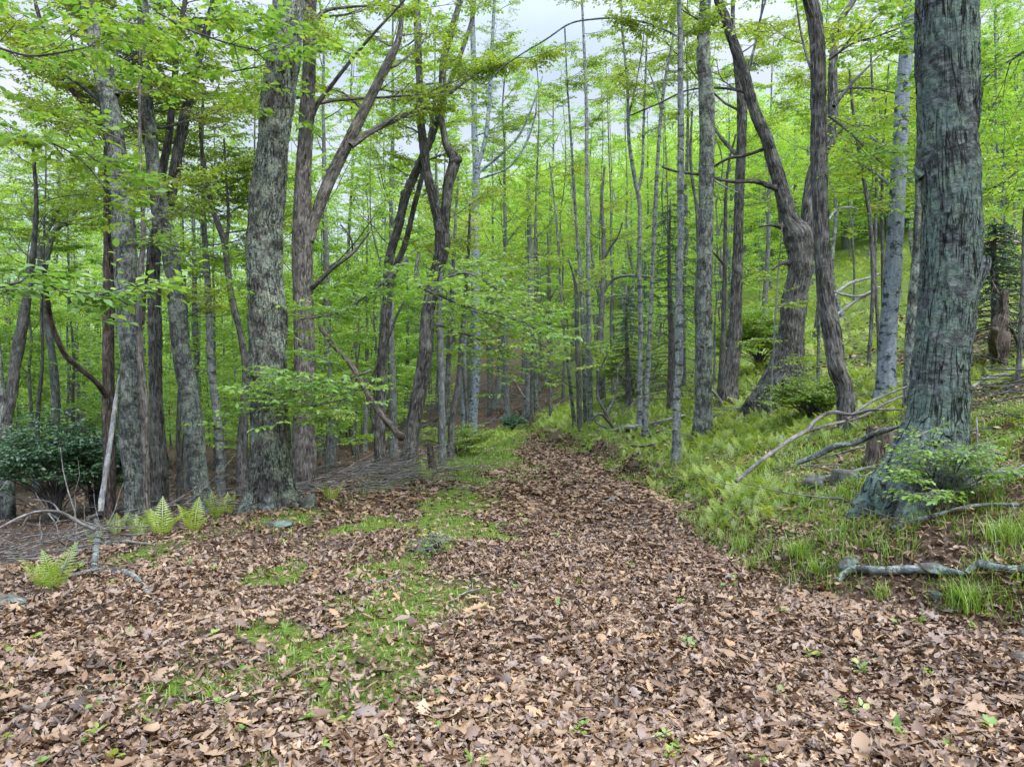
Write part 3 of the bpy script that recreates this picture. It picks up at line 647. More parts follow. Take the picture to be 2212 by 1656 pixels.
front('leaning_tree', 'dark trunk leaning away behind the edge of the dark shrub', 'dark leaning trunk', 'dark',
 [[(8, 960, 24), (24, 861, 23), (34, 780, 25), (48, 705, 24), (57, 650, 20), (66, 590, 16), (74, 520, 12), (78, 430, 9), (70, 300, 6)]],
 seed=49, Y=13.5, crown=[(0, 560, 250, 7, 2.0)], seg=24)
front('forked_tree', 'mid-sized tree forking low into spreading stems, behind the dark shrub', 'low forked trunk', 'far',
 [[(118, 960, 20), (120, 860, 19), (112, 760, 16), (98, 680, 15), (92, 600, 15), (86, 560, 12), (80, 510, 9), (68, 470, 6), (45, 430, 4)],
  [(92, 602, 12), (104, 545, 12), (117, 500, 12), (140, 482, 10), (150, 478, 9), (172, 440, 8), (186, 410, 7), (200, 340, 4)],
  [(88, 560, 9), (93, 522, 9), (118, 468, 9), (132, 425, 7), (128, 380, 5), (136, 300, 3)]],
 seed=53, Y=17, crown=[(0, 560, 430, 4, 1.8), (1, 500, 330, 7, 1.9), (2, 480, 300, 5, 1.6)], seg=24)
# ---- centre
front('forked_tree', 'dark leaning tree that splits into two crossing stems with a knobbly burl, beside the track', 'dark crossing fork', 'ridge',
 [[(880, 1010, 42), (883, 985, 38), (894, 911, 34), (908, 835, 34), (919, 765, 32), (925, 667, 30), (936, 620, 30), (953, 550, 32), (955, 510, 34), (945, 468, 24), (926, 390, 20), (916, 325, 20), (908, 250, 18), (906, 175, 17), (903, 100, 16), (901, 0, 15), (900, -50, 14)],
  [(958, 505, 26), (963, 450, 24), (969, 395, 24), (982, 350, 26), (972, 325, 20), (963, 310, 16), (953, 250, 15), (956, 190, 17), (958, 130, 17), (973, 75, 16), (991, 10, 13), (998, -50, 11)],
  [(958, 215, 12), (966, 195, 13), (983, 150, 11), (1001, 100, 10), (1020, 40, 9), (1028, -40, 7)],
  [(978, 352, 18), (990, 345, 18), (994, 342, 12)]],
 top={0: 2, 1: 2}, crown=[(0, 330, -200, 4, 1.8), (1, 260, -200, 3, 1.7), (2, 190, -50, 2, 1.2)], seed=59, seg=48, rib=.3, ribn=4, ydev=(0, .15, .3, -.1))
front('forked_tree', 'twin-stemmed leaning tree on the brush-covered edge, just before the dark crossing fork', 'twin leaning stems', 'ridge',
 [[(822, 1022, 29), (821, 985, 26), (820, 928, 24), (823, 853, 23), (826, 775, 22), (836, 650, 24), (841, 560, 20), (861, 490, 20), (876, 425, 20), (901, 365, 19), (931, 300, 17), (946, 250, 12), (952, 190, 8)],
  [(838, 640, 14), (856, 575, 14), (876, 525, 13), (896, 440, 12), (911, 385, 11), (928, 300, 9), (940, 200, 7)],
  [(872, 430, 10), (868, 418, 8), (870, 412, 5)],
  [(810, 925, 10), (795, 860, 9), (805, 820, 9), (822, 775, 8), (850, 700, 6), (872, 650, 4)]],
 seed=61, seg=36, ydev=(0, .6, 0, -.6), crown=[(0, 380, 200, 4, 1.4), (1, 420, 220, 4, 1.3)], rib=.2)
front('pale_tree', 'straight pale grey tree with a second thin stem, at the bend of the track', 'straight pale trunk', 'beech',
 [[(1019, 943, 32), (1021, 903, 24), (1028, 800, 22), (1028, 700, 22), (1027, 550, 19), (1027, 450, 18), (1029, 350, 17), (1025, 300, 15), (1024, 175, 13), (1022, 100, 12), (1020, 0, 10), (1018, -60, 9)],
  [(1032, 360, 9), (1040, 335, 9), (1051, 285, 10), (1058, 200, 9), (1063, 100, 8), (1068, 0, 7), (1070, -50, 6)],
  [(1032, 376, 6), (1041, 368, 6), (1086, 330, 6), (1126, 285, 5), (1161, 200, 4), (1172, 165, 2)],
  [(1030, 395, 6), (1045, 384, 5), (1101, 360, 5), (1136, 310, 5), (1156, 250, 3), (1160, 200, 2)]],
 seed=67, seg=30, crown=[(0, 300, -50, 8, 2.2), (1, 260, 0, 5, 1.6), (2, 330, 200, 4, 1.3), (3, 360, 240, 3, 1.3)], leaf='leaf', rib=.2)
grp = 'slim trunks crowded behind the dark crossing fork'
for k, (lab, land, bk, st, yy) in enumerate([
 ('stout stem of the crowded group, nearest to the dark crossing fork', 'stout crowded stem', 'far', [(955, 952, 19), (954, 900, 17), (952, 820, 16), (950, 700, 15), (951, 600, 12), (948, 480, 9), (944, 400, 6)], 15.5),
 ('curved slim stem in the middle of the crowded group behind the dark crossing fork', 'curved crowded stem', 'dark', [(974, 955, 16), (978, 900, 14), (990, 830, 13), (998, 730, 12), (1006, 640, 9), (1012, 540, 7), (1016, 440, 5)], 16.5),
 ('leaning dark pole of the crowded group, closest to the straight pale trunk', 'leaning dark pole', 'dark', [(1011, 925, 8), (1006, 860, 7), (1000, 800, 5), (995, 720, 4)], 18.5),
 ('thin grey stem rising behind the dark crossing fork, second of the crowded group', 'thin crowded stem', 'grey', [(963, 930, 11), (966, 850, 11), (972, 720, 11), (978, 600, 9), (984, 480, 7), (990, 380, 5)], 19),
 ('slim pale stem standing between the curved crowded stem and the straight pale trunk', 'pale crowded stem', 'beech', [(1000, 925, 11), (1000, 850, 10), (1003, 760, 9), (1006, 640, 8), (1010, 520, 6)], 21)]):
    front('slim_tree', lab, land, bk, [st], Y=yy, seed=70+k, seg=18, crown=[(0, 640, 420, 6, 1.5)], group=grp)
front('slim_tree', 'grey trunk at the foot of the leafless slope where the track bends', 'bend trunk', 'far', [[(1134, 908, 22), (1138, 880, 19), (1142, 820, 17), (1145, 700, 15), (1146, 620, 14), (1144, 500, 11), (1140, 380, 8)]], seed=81, seg=20, crown=[(0, 640, 380, 8, 2.2)])
front('slim_tree', 'thinner grey trunk close behind the bend trunk, half hidden by leaves', 'second bend trunk', 'grey', [[(1158, 865, 10), (1158, 780, 10), (1159, 700, 9), (1160, 600, 8), (1156, 480, 6)]], Y=34, seed=82, seg=16, crown=[(0, 640, 480, 6, 2.2)])
front('slim_tree', 'leaning trunk on the leafless slope, just past the straight pale trunk', 'slope trunk', 'far', [[(1072, 882, 20), (1076, 840, 16), (1080, 760, 14), (1084, 680, 12), (1086, 560, 9)]], seed=83, seg=18, crown=[(0, 700, 560, 6, 2.2)])
front('slim_tree', 'dark slim trunk on the leafless slope between the straight pale trunk and the slope trunk', 'dark slope trunk', 'dark', [[(1057, 900, 11), (1058, 850, 11), (1056, 780, 10), (1052, 700, 8), (1050, 600, 6)]], seed=84, seg=16, crown=[(0, 720, 600, 5, 1.8)])
front('young_conifer', 'dark straight sapling with level side twigs beside the track past the bend trunk', 'dark sapling', 'dark',
 [[(1190, 905, 10), (1188, 800, 8), (1188, 700, 7), (1187, 640, 6), (1185, 560, 4), (1182, 500, 3)],
  [(1188, 755, 3), (1172, 745, 2.5), (1150, 735, 2)], [(1188, 760, 3), (1205, 745, 2), (1220, 738, 2)], [(1188, 790, 3), (1160, 775, 3), (1130, 765, 2)], [(1188, 800, 3), (1210, 790, 2), (1235, 795, 2)], [(1187, 680, 3), (1170, 655, 2), (1150, 640, 2)], [(1187, 650, 3), (1200, 625, 2), (1212, 610, 2)]],
 seed=85, seg=12, crown=[(0, 760, 520, 8, 1.2)])
grp = 'thin poles beside the track'
for k, (lab, land, bk, st, cr_) in enumerate([
 ('first thin pole past the dark sapling, bowing gently and short', 'first thin pole', 'grey', [(1241, 923, 9), (1226, 780, 7), (1214, 680, 6), (1207, 540, 5), (1197, 430, 4), (1187, 350, 3)], (500, 350, 5)),
 ('second thin pole past the dark sapling, tall with sparse leaves at its top', 'second thin pole', 'grey', [(1264, 915, 9), (1260, 760, 8), (1254, 620, 7), (1246, 500, 6), (1240, 400, 6), (1232, 280, 5), (1225, 175, 4), (1220, 60, 3)], (330, 80, 6)),
 ('tall thin grey pole reaching the top of the picture, close before the gnarled tree', 'tallest thin pole', 'spot', [(1275, 918, 16), (1274, 800, 12), (1272, 700, 11), (1271, 600, 10), (1270, 500, 10), (1268, 400, 9), (1267, 250, 8), (1264, 150, 7), (1258, 20, 5), (1255, -60, 4)], (250, -50, 7)),
 ('faint thin pole just before the tallest thin pole, leaning towards it', 'faint thin pole', 'grey', [(1268, 860, 8), (1264, 740, 7), (1259, 640, 7), (1252, 540, 5), (1240, 430, 4)], (560, 430, 4))]):
    front('thin_tree', lab, land, bk, [st], seed=90+k, seg=14, crown=[(0, cr_[0], cr_[1], cr_[2], 1.5)], group=grp)
front('dark_tree', 'short dark trunk with leafy shoots, hidden among the thin poles beyond the verge', 'dark shoot trunk', 'dark', [[(1252, 905, 13), (1249, 800, 12), (1246, 700, 11), (1246, 640, 9), (1240, 600, 6), (1228, 560, 4)]], seed=95, seg=16, crown=[(0, 840, 560, 9, 1.0)], Y=21)
front('gnarled_tree', 'gnarled dark tree with an arching side limb, on the slope behind the thin poles', 'gnarled trunk', 'dark',
 [[(1298, 800, 20), (1297, 740, 16), (1298, 700, 14), (1301, 640, 12), (1304, 560, 11), (1303, 500, 9), (1300, 430, 7), (1306, 360, 5)],
  [(1302, 635, 7), (1316, 612, 6), (1332, 600, 6), (1360, 595, 6), (1400, 598, 5), (1440, 600, 4)], [(1303, 650, 5), (1320, 640, 4), (1345, 638, 4), (1380, 640, 3)],
  [(1299, 655, 7), (1288, 615, 6), (1280, 560, 5), (1270, 500, 4)], [(1304, 560, 7), (1318, 535, 6), (1335, 510, 4), (1345, 480, 3)]],
 Y=27, seed=97, seg=18, crown=[(0, 560, 360, 6, 1.8), (3, 560, 500, 3, 1.4), (4, 540, 480, 3, 1.4)])
front('thin_tree', 'slim grey tree forking high into fine stems, first behind the pale spotted trunk', 'slim high fork', 'spot',
 [[(1382, 925, 15), (1382, 800, 12), (1384, 700, 11), (1381, 570, 10), (1382, 450, 10), (1372, 390, 10), (1362, 330, 8), (1357, 280, 8), (1355, 175, 6), (1345, 75, 5), (1340, -30, 4)],
  [(1380, 410, 7), (1388, 360, 7), (1390, 280, 6), (1395, 150, 5), (1400, 20, 3)], [(1356, 260, 5), (1370, 200, 4), (1385, 120, 3), (1392, 60, 2)]],
 seed=101, seg=20, crown=[(0, 280, 0, 5, 1.5), (1, 300, 60, 5, 1.4)])
front('thin_tree', 'slim speckled tree at the edge of the ferns, nearest to the fallen pale log', 'speckled slim trunk', 'spot',
 [[(1392, 943, 17), (1395, 880, 13), (1400, 790, 11), (1404, 700, 10), (1410, 576, 9), (1413, 500, 10), (1417, 425, 9), (1421, 340, 8), (1430, 225, 7), (1442, 140, 6), (1452, 90, 4), (1460, 0, 3)],
  [(1428, 240, 5), (1415, 190, 4), (1400, 150, 3)]], seed=103, seg=20, crown=[(0, 260, 20, 5, 1.4)])
front('pale_tree', 'slender white-and-grey mottled tree standing among the ferns with a long arching bough', 'pale spotted trunk', 'spot',
 [[(1461, 1003, 22), (1461, 946, 18), (1463, 833, 17), (1467, 800, 17), (1467, 700, 18), (1467, 600, 16), (1471, 500, 15), (1470, 400, 15), (1471, 300, 15), (1470, 200, 13), (1470, 100, 12), (1467, 0, 9), (1466, -60, 8)],
  [(1468, 82, 6), (1457, 75, 5), (1405, 52, 5), (1340, 40, 5), (1280, 42, 4.5), (1230, 52, 4), (1180, 85, 4), (1130, 115, 3.5), (1080, 150, 3), (1046, 190, 2)]],
 seed=107, seg=30, top={0: 3}, crown=[(1, 100, 40, 9, .9), (0, 60, -300, 6, 1.6)], ydev=(0, 1.5), rib=.2)
front('thin_tree', 'thin leafless broken pole between the pale spotted trunk and the mossy grey trunk', 'broken pole', 'dark',
 [[(1512, 830, 9), (1511, 700, 8), (1509, 560, 8), (1505, 450, 8), (1497, 400, 7), (1492, 350, 6), (1493, 290, 5), (1495, 240, 4)]], Y=17, seed=109, seg=14)
front('mossy_tree', 'straight grey tree with dark moss patches, standing behind the ferns on the bank', 'mossy grey trunk', 'grey',
 [[(1518, 940, 43), (1519, 880, 39), (1519, 833, 38), (1520, 740, 39), (1519, 650, 39), (1523, 550, 36), (1525, 450, 34), (1527, 300, 34), (1525, 190, 33), (1518, 120, 29), (1520, 60, 27), (1524, 0, 25), (1528, -70, 23)],
  [(1538, 385, 5), (1560, 400, 4), (1600, 420, 3)]],
 seed=113, seg=44, top={0: 4}, rib=.15, crown=[(0, -40, -400, 5, 2.0)])
front('slim_tree', 'dark slim trunk standing just in front of the stout dark trunk by the oak', 'dark slim trunk', 'dark',
 [[(1558, 835, 17), (1563, 720, 12), (1565, 620, 11), (1567, 500, 9), (1568, 420, 7), (1575, 350, 5), (1590, 290, 4)], [(1562, 570, 6), (1550, 555, 5), (1540, 545, 4)]], Y=17.5, seed=117, seg=18, crown=[(0, 500, 280, 6, 1.5)])
front('dark_tree', 'stout dark straight trunk on the hillside between the mossy grey trunk and the oak', 'stout dark trunk', 'ridge',
 [[(1576, 845, 42), (1580, 800, 36), (1587, 740, 32), (1590, 650, 26), (1594, 550, 24), (1596, 450, 22), (1602, 300, 22), (1603, 225, 22), (1592, 150, 14), (1584, 80, 11), (1583, 0, 9)],
  [(1596, 340, 10), (1575, 318, 9), (1552, 290, 8), (1540, 270, 5)], [(1604, 235, 9), (1618, 150, 7), (1640, 60, 5), (1650, -20, 4)]],
 Y=16.5, seed=121, seg=36, crown=[(0, 260, -40, 8, 2.2), (2, 200, -20, 4, 1.5)], rib=.15)
# ---- right
oak, oakS, oakY, oakO = front('oak_tree', 'massive oak with a hollow flared base, two leaning limbs and dead side branches', 'hollow oak', 'ridge',
 [[(1684, 872, 116), (1688, 835, 94), (1695, 805, 79), (1705, 745, 64), (1711, 700, 57), (1718, 640, 53), (1728, 590, 50), (1729, 550, 52), (1722, 508, 60), (1702, 470, 38), (1693, 425, 33), (1671, 350, 28), (1656, 300, 25), (1634, 250, 24), (1618, 200, 22), (1604, 150, 22), (1570, 50, 20), (1552, 0, 19), (1540, -60, 17)],
  [(1733, 530, 34), (1741, 495, 28), (1747, 430, 28), (1757, 370, 26), (1775, 335, 25), (1796, 300, 24), (1799, 225, 22), (1799, 150, 20), (1809, 60, 14), (1844, 0, 12), (1862, -50, 10)],
  [(1684, 408, 17), (1662, 402, 12), (1630, 392, 9), (1580, 392, 7), (1510, 377, 6), (1460, 370, 5), (1430, 360, 4)],
  [(1660, 318, 10), (1642, 325, 8), (1605, 337, 8), (1575, 342, 7), (1545, 358, 5), (1530, 370, 3)],
  [(1622, 205, 9), (1602, 198, 7), (1575, 192, 6), (1530, 190, 5), (1480, 197, 4), (1420, 225, 4), (1360, 250, 3)],
  [(1700, 492, 18), (1682, 488, 12), (1662, 486, 5), (1640, 490, 3)], [(1712, 570, 18), (1697, 567, 10), (1680, 574, 5), (1668, 583, 3)],
  [(1801, 230, 9), (1840, 180, 7), (1870, 150, 5), (1900, 120, 3)], [(1610, 160, 8), (1628, 110, 6), (1640, 50, 5), (1660, -20, 4)]],
 seed=127, seg=90, step=.03, fine=.010, ridge=True, amp=.08, rib=.35, ribn=5, top={0: 4, 1: 4},
 ydev=(0, .9, -.6, .4, .8, -.2, -.2, .5, .5), crown=[(0, 130, -400, 5, 2.2), (1, 330, -400, 7, 2.2, {'az': .3})])
# the hollow at the oak's foot
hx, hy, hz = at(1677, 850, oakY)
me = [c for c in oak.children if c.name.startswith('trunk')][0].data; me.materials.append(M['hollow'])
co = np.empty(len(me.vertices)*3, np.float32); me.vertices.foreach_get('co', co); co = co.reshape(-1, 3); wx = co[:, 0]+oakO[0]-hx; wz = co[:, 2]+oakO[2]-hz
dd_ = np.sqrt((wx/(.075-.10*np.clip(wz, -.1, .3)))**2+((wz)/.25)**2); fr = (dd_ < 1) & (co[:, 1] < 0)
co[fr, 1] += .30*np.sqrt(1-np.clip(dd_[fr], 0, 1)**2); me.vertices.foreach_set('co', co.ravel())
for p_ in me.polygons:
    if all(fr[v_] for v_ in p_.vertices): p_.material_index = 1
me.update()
front('hickory_tree', 'brown furrowed tree leaning across in front of the hollow oak', 'furrowed leaning trunk', 'ridge',
 [[(1832, 932, 46), (1828, 905, 39), (1823, 833, 35), (1809, 800, 36), (1798, 725, 38), (1785, 650, 37), (1779, 575, 34), (1775, 500, 33), (1770, 400, 34), (1769, 300, 34), (1768, 200, 32), (1766, 100, 31), (1761, 50, 31), (1751, 0, 32), (1740, -70, 30)],
  [(1756, 40, 12), (1742, 10, 10), (1730, -40, 8)], [(1766, 185, 7), (1745, 130, 6), (1728, 60, 5), (1718, -10, 4)]],
 seed=131, seg=64, step=.03, fine=.008, ridge=True, amp=.05, rib=.2, ribn=5, top={0: 4}, crown=[(0, -100, -500, 4, 2.0), (2, 160, 0, 3, 1.2)])
front('pale_tree', 'smooth pale blue-grey tree with dark blotches, leaning just beside the huge lichened trunk', 'smooth pale trunk', 'beech',
 [[(1912, 858, 50), (1913, 835, 42), (1914, 800, 40), (1920, 700, 38), (1928, 600, 38), (1934, 500, 35), (1940, 400, 34), (1945, 300, 33), (1950, 200, 31), (1959, 100, 31), (1966, 0, 30), (1971, -70, 28)],
  [(1942, 375, 6), (1962, 385, 5), (1985, 378, 4)]],
 seed=137, seg=50, amp=.05, fine=.003, top={0: 4}, crown=[(0, 430, 330, 3, 1.3), (0, -40, -400, 5, 2.2)], rib=.2)
big, bigS, bigY, bigO = front('lichen_tree', 'huge tree covered in teal-green lichen with vertical bark cracks and a flared root base', 'huge lichened trunk', 'lichen_big',
 [[(1992, 1078, 232), (1996, 1050, 210), (2004, 1003, 184), (2015, 955, 158), (2024, 915, 142), (2027, 885, 135), (2033, 776, 130), (2041, 710, 128), (2051, 600, 133), (2055, 525, 132), (2056, 450, 130), (2050, 350, 131), (2046, 300, 130), (2048, 200, 135), (2045, 100, 136), (2046, 0, 135), (2048, -100, 130)],
  [(2100, 628, 34), (2112, 598, 36), (2124, 575, 32), (2130, 560, 24)], [(1992, 384, 26), (1981, 372, 18), (1979, 362, 12)]],
 seed=139, seg=150, step=.018, fine=.011, amp=.04, rib=.35, ribn=6, top={0: 5}, ydev=(0, .1, .05), wmul=.87, crown=[(0, -200, -700, 5, 2.4)])
front('slim_tree', 'slim grey trunk half hidden behind the huge lichened trunk', 'half hidden trunk', 'grey',
 [[(1966, 860, 30), (1968, 760, 28), (1974, 660, 27), (1980, 560, 20), (1984, 450, 15), (1984, 370, 13), (1990, 200, 10)]], Y=9.5, seed=149, seg=26)
for k, (lab, land, st) in enumerate([
 ('bowed thin hillside pole between the furrowed leaning trunk and the smooth pale trunk', 'bowed hillside pole', [(1874, 840, 10), (1877, 780, 9), (1882, 700, 9), (1886, 600, 9), (1879, 475, 9), (1864, 375, 8), (1844, 250, 7), (1835, 150, 4)]),
 ('straight thin hillside pole close before the smooth pale trunk', 'straight hillside pole', [(1899, 745, 9), (1896, 690, 8), (1890, 600, 8), (1891, 500, 8), (1894, 400, 7), (1893, 300, 6), (1884, 175, 5), (1880, 80, 3)]),
 ('shorter thin pole touching the smooth pale trunk on the hillside', 'touching pole', [(1908, 720, 8), (1907, 600, 8), (1906, 450, 7), (1906, 350, 6), (1914, 225, 4), (1920, 140, 3)])]):
    front('thin_tree', lab, land, 'dark', [st], seed=151+k, seg=14, Y=(15, 17, 17.5)[k], crown=[(0, 470, 160, 9, 1.5)], group='thin poles on the hillside')
front('thin_tree', 'short thin grey sapling on the slope between the hollow oak and the furrowed leaning trunk', 'short grey sapling', 'grey', [[(1767, 830, 8), (1769, 700, 6), (1770, 640, 5), (1772, 600, 3)]], seed=157, seg=10, Y=13)
front('thin_tree', 'dark thin tree at the far edge of the picture beside the torn snag', 'edge thin trunk', 'dark', [[(2197, 890, 14), (2200, 800, 11), (2206, 700, 9), (2209, 600, 8), (2214, 450, 7)]], seed=159, seg=14, Y=9)
front('thin_tree', 'thin leaf-fringed stem growing against the foot of the hollow oak', 'oak foot stem', 'pale', [[(1665, 880, 6), (1668, 800, 5), (1674, 700, 4), (1680, 600, 3), (1690, 480, 2)]], seed=161, seg=10, Y=oakY-.9, crown=[(0, 830, 560, 6, .5, {'sec': 3, 'ter': 2})])

# ------------------------------------------------------------------ foreground leaf sprays on low boughs
def bough(name, label, path, Y0, Y1, nb, bl, size, seed, per=7, el=.05, leaf='leaf_near'):
    rs = np.random.default_rng(seed); k = len(path)
    P = np.array([(*at(U, V, Y0+(Y1-Y0)*j/(k-1)), wd/FPX*Y0/2) for j, (U, V, wd) in enumerate(path)])
    S = spline(P, .1); org = S[0, :3]; t = thing(name, label, 'branch', tuple(org))
    V, Q, T, tc = tube(S[:, :3], S[:, 3], 7); mb = MB(); mb.add(V, Q, T, tc); mb.build('stem', M['dark'], t, org)
    mb = MB(); tw = []
    for j in range(nb):
        i = int(len(S)*(.08+.92*(j+.5)/nb)); i = min(i, len(S)-2); d = S[i+1, :3]-S[i, :3]; d /= np.linalg.norm(d)
        s = perp_h(d)*(1 if j % 2 else -1); dd = d*.6+s*.75+np.array([0, 0, el])+rs.normal(0, .12, 3)
        grow(mb, S[i, :3]+rs.normal(0, 1, 3)*np.array([0, .1, .02]), dd+np.array([0, 0, rs.normal(0, .22)]), bl*rs.uniform(.6, 1.3), .006, rs, tw, 3, 2, -.05, twl=.22, flat=.7)
    tw2 = tw
    finish_crown(mb, tw2, per, size, rs, 'foliage', t, M[leaf], M['dark'], fine=True, droop=.15, origin=org); return t
bough('leafy_bough', 'bright leafy bough reaching in from the picture edge in front of the low forked trunk', [(-60, 640, 7), (40, 610, 6), (110, 618, 5), (180, 632, 4), (245, 640, 3), (270, 655, 2)], 4.6, 5.0, 8, .30, .075, 301, per=5)
bough('leafy_bough', 'small bright leafy twig crossing the knot of the crooked lichen trunk', [(290, 530, 4), (330, 520, 3), (370, 528, 3), (385, 535, 2)], 8.6, 8.4, 5, .3, .07, 302, per=6)
bough('leafy_bough', 'broad layered bough of fresh leaves in front of the dark crossing fork', [(905, 545, 8), (900, 610, 7), (955, 640, 6), (1020, 665, 5), (1090, 685, 4), (1150, 700, 3)], 11, 10.4, 22, 1.15, .085, 303)
bough('leafy_bough', 'layered bough of fresh leaves above the twin leaning stems', [(880, 560, 7), (840, 600, 6), (790, 640, 5), (730, 675, 4), (650, 690, 3)], 11.5, 11, 16, 1.0, .085, 304)
bough('leafy_bough', 'low layered bough of fresh leaves beside the foot of the thick lichened trunk', [(800, 800, 6), (760, 815, 5), (700, 825, 5), (655, 835, 4), (625, 850, 3)], 9.6, 9.2, 18, .85, .08, 305)
bough('leafy_bough', 'small low bough of leaves just under the layered one by the brown forked trunk', [(800, 830, 5), (750, 858, 4), (700, 872, 4), (650, 880, 3)], 10.2, 9.8, 10, .7, .08, 306)
bough('leafy_bough', 'long leafy bough hanging between the dark crossing fork and the dark sapling', [(960, 600, 6), (1010, 590, 5), (1060, 615, 4), (1110, 650, 3)], 12.5, 12, 12, 1.0, .085, 307)
bough('leafy_bough', 'leafy bough low in front of the straight pale trunk', [(940, 700, 6), (985, 715, 5), (1040, 735, 4), (1100, 770, 3)], 11.6, 11.2, 12, .9, .085, 308)
bough('leafy_bough', 'thin bough with scattered leaves hanging before the upper part of the spotted leaning trunk', [(-30, 255, 5), (75, 295, 4), (135, 320, 4), (185, 355, 3), (240, 425, 3)], 7.5, 8.2, 10, .6, .105, 309, per=6)
bough('leafy_bough', 'leafy bough across the top between the thick lichened trunk and the dark split trunk', [(330, 20, 6), (400, 60, 5), (480, 90, 4), (560, 110, 3)], 8.5, 9, 14, 1.0, .105, 310)
bough('leafy_bough', 'leafy bough across the top corner above the reddish straight trunk', [(-40, 90, 6), (60, 120, 5), (150, 110, 4), (240, 90, 3)], 8, 8.6, 14, 1.1, .105, 311)
bough('leafy_bough', 'bough with bright leaves over the hillside between the furrowed leaning trunk and smooth pale trunk', [(1790, 250, 6), (1840, 290, 5), (1890, 340, 4), (1930, 370, 3)], 10.5, 10, 12, .9, .08, 312)
bough('leafy_bough', 'bough of leaves at the top between the furrowed leaning trunk and smooth pale trunk', [(1790, 130, 6), (1840, 95, 5), (1890, 80, 4), (1945, 60, 3)], 10, 9.5, 14, .9, .08, 313)
bough('leafy_bough', 'leafy bough spreading beyond the huge lichened trunk near the top', [(2260, 70, 6), (2200, 120, 5), (2150, 150, 4), (2110, 190, 3)], 9, 9.5, 16, 1.2, .08, 314)
bough('leafy_bough', 'lower leafy bough spreading beyond the huge lichened trunk', [(2270, 330, 6), (2210, 360, 5), (2160, 400, 4), (2120, 410, 3)], 10, 10.5, 14, 1.1, .08, 315)

# ------------------------------------------------------------------ background trees
taken = [((U-U0)/FPX*Y_, Y_) for U, Y_, _ in FRONT]
def free(x, y, d):
    return all((x-a)**2+(y-b_)**2 > d*d for a, b_ in taken)
def scatter(n, xr, yr, keys, dmin, sc_, cond=None):
    k = 0; tries = 0
    while k < n and tries < n*60:
        tries += 1; y = R.uniform(*yr); x = R.uniform(*xr)
        if abs(x) > .78*y+2 or (x > xl_(y)-.6 and x < xr_(y)+.8 and y < 34): continue
        if cond and not cond(x, y): continue
        if not free(x, y, dmin): continue
        taken.append((x, y)); place(R.choice(keys), x, y, R.uniform(*sc_), R.uniform(0, 6.28), R.uniform(.9, 1.15)); k += 1
uv = lambda x, y: x/y*FPX+U0
for U_, V_, Y_, kk in ((1186, 175, 44, 'tall_b'), (1130, 300, 46, 'tall_a'), (1240, 290, 48, 'tall_b'), (1085, 360, 42, 'tall_c'), (1290, 330, 44, 'tall_a'), (1350, 350, 50, 'tall_b'), (1165, 330, 38, 'mid_c'), (1060, 250, 40, 'tall_a'), (1420, 340, 46, 'tall_a'), (1010, 330, 45, 'tall_b'), (715, -60, 22, 'tall_a'), (775, 60, 27, 'tall_c'), (850, -30, 25, 'tall_a'), (985, 60, 28, 'tall_c'), (1095, 120, 33, 'tall_a'), (1150, 60, 31, 'thin_a'), (1215, 130, 34, 'thin_b'), (1325, 90, 30, 'thin_a'), (1385, 180, 36, 'tall_c'), (1450, 120, 33, 'thin_a'), (560, 40, 21, 'tall_c'), (640, 120, 30, 'tall_a'), (1560, 100, 34, 'tall_c'), (1650, 60, 36, 'tall_a')):
    x_ = (U_-U0)/FPX*Y_; top_ = CAMZ-(V_-V0)/FPX*Y_-float(H(x_, Y_)); hh_ = {'tall_a': 15, 'tall_b': 17, 'tall_c': 14, 'mid_c': 9.5, 'thin_a': 15, 'thin_b': 13}[kk]*1.04; taken.append((x_, Y_)); place(kk, x_, Y_, top_/hh_, R.uniform(0, 6.28), 1.)
# far wood on the low side
scatter(38, (-26, -3.2), (14, 36), ['thin_b', 'thin_a', 'thin_b'], 1.0, (.45, .8))
scatter(30, (-34, -4), (17, 38), ['tall_a', 'tall_c', 'thin_a', 'thin_b', 'tall_d'], 1.7, (.7, .95))
scatter(46, (-36, -4), (15, 38), ['mid_a', 'mid_b', 'sap_a', 'sap_b', 'mid_a'], 1.3, (.8, 1.15))
scatter(50, (-60, -4), (36, 62), ['mid_c', 'mid_a', 'mid_c', 'tall_a', 'tall_d'], 2.2, (.85, 1.15))
# straight ahead over the leafless slope
scatter(20, (-7, 12), (33, 50), ['mid_c', 'mid_a', 'thin_a', 'mid_c', 'tall_c'], 2.2, (.8, 1.1), lambda x, y: uv(x, y) < 1700)
scatter(34, (-14, 30), (48, 75), ['tall_a', 'mid_c', 'tall_c', 'mid_c'], 2.6, (.62, .95))
# hillside
scatter(16, (5, 14), (17, 32), ['thin_a', 'thin_b', 'sap_a', 'mid_b', 'mid_a'], 2.0, (.7, 1.0), lambda x, y: 1180 < uv(x, y) < 1560)
scatter(12, (9, 26), (20, 40), ['mid_b', 'mid_a', 'thin_b', 'tall_c'], 2.4, (.8, 1.1))
scatter(14, (12, 40), (34, 75), ['mid_c', 'mid_a', 'tall_c'], 2.6, (.7, .9), lambda x, y: uv(x, y) < 1720)
scatter(34, (14, 60), (32, 75), ['tall_a', 'tall_b', 'tall_c', 'mid_c', 'tall_d'], 2.6, (.8, 1.1), lambda x, y: uv(x, y) > 1720)
for k_, (t_, used) in PROTO.items():
    if not used: print('unused prototype', k_)
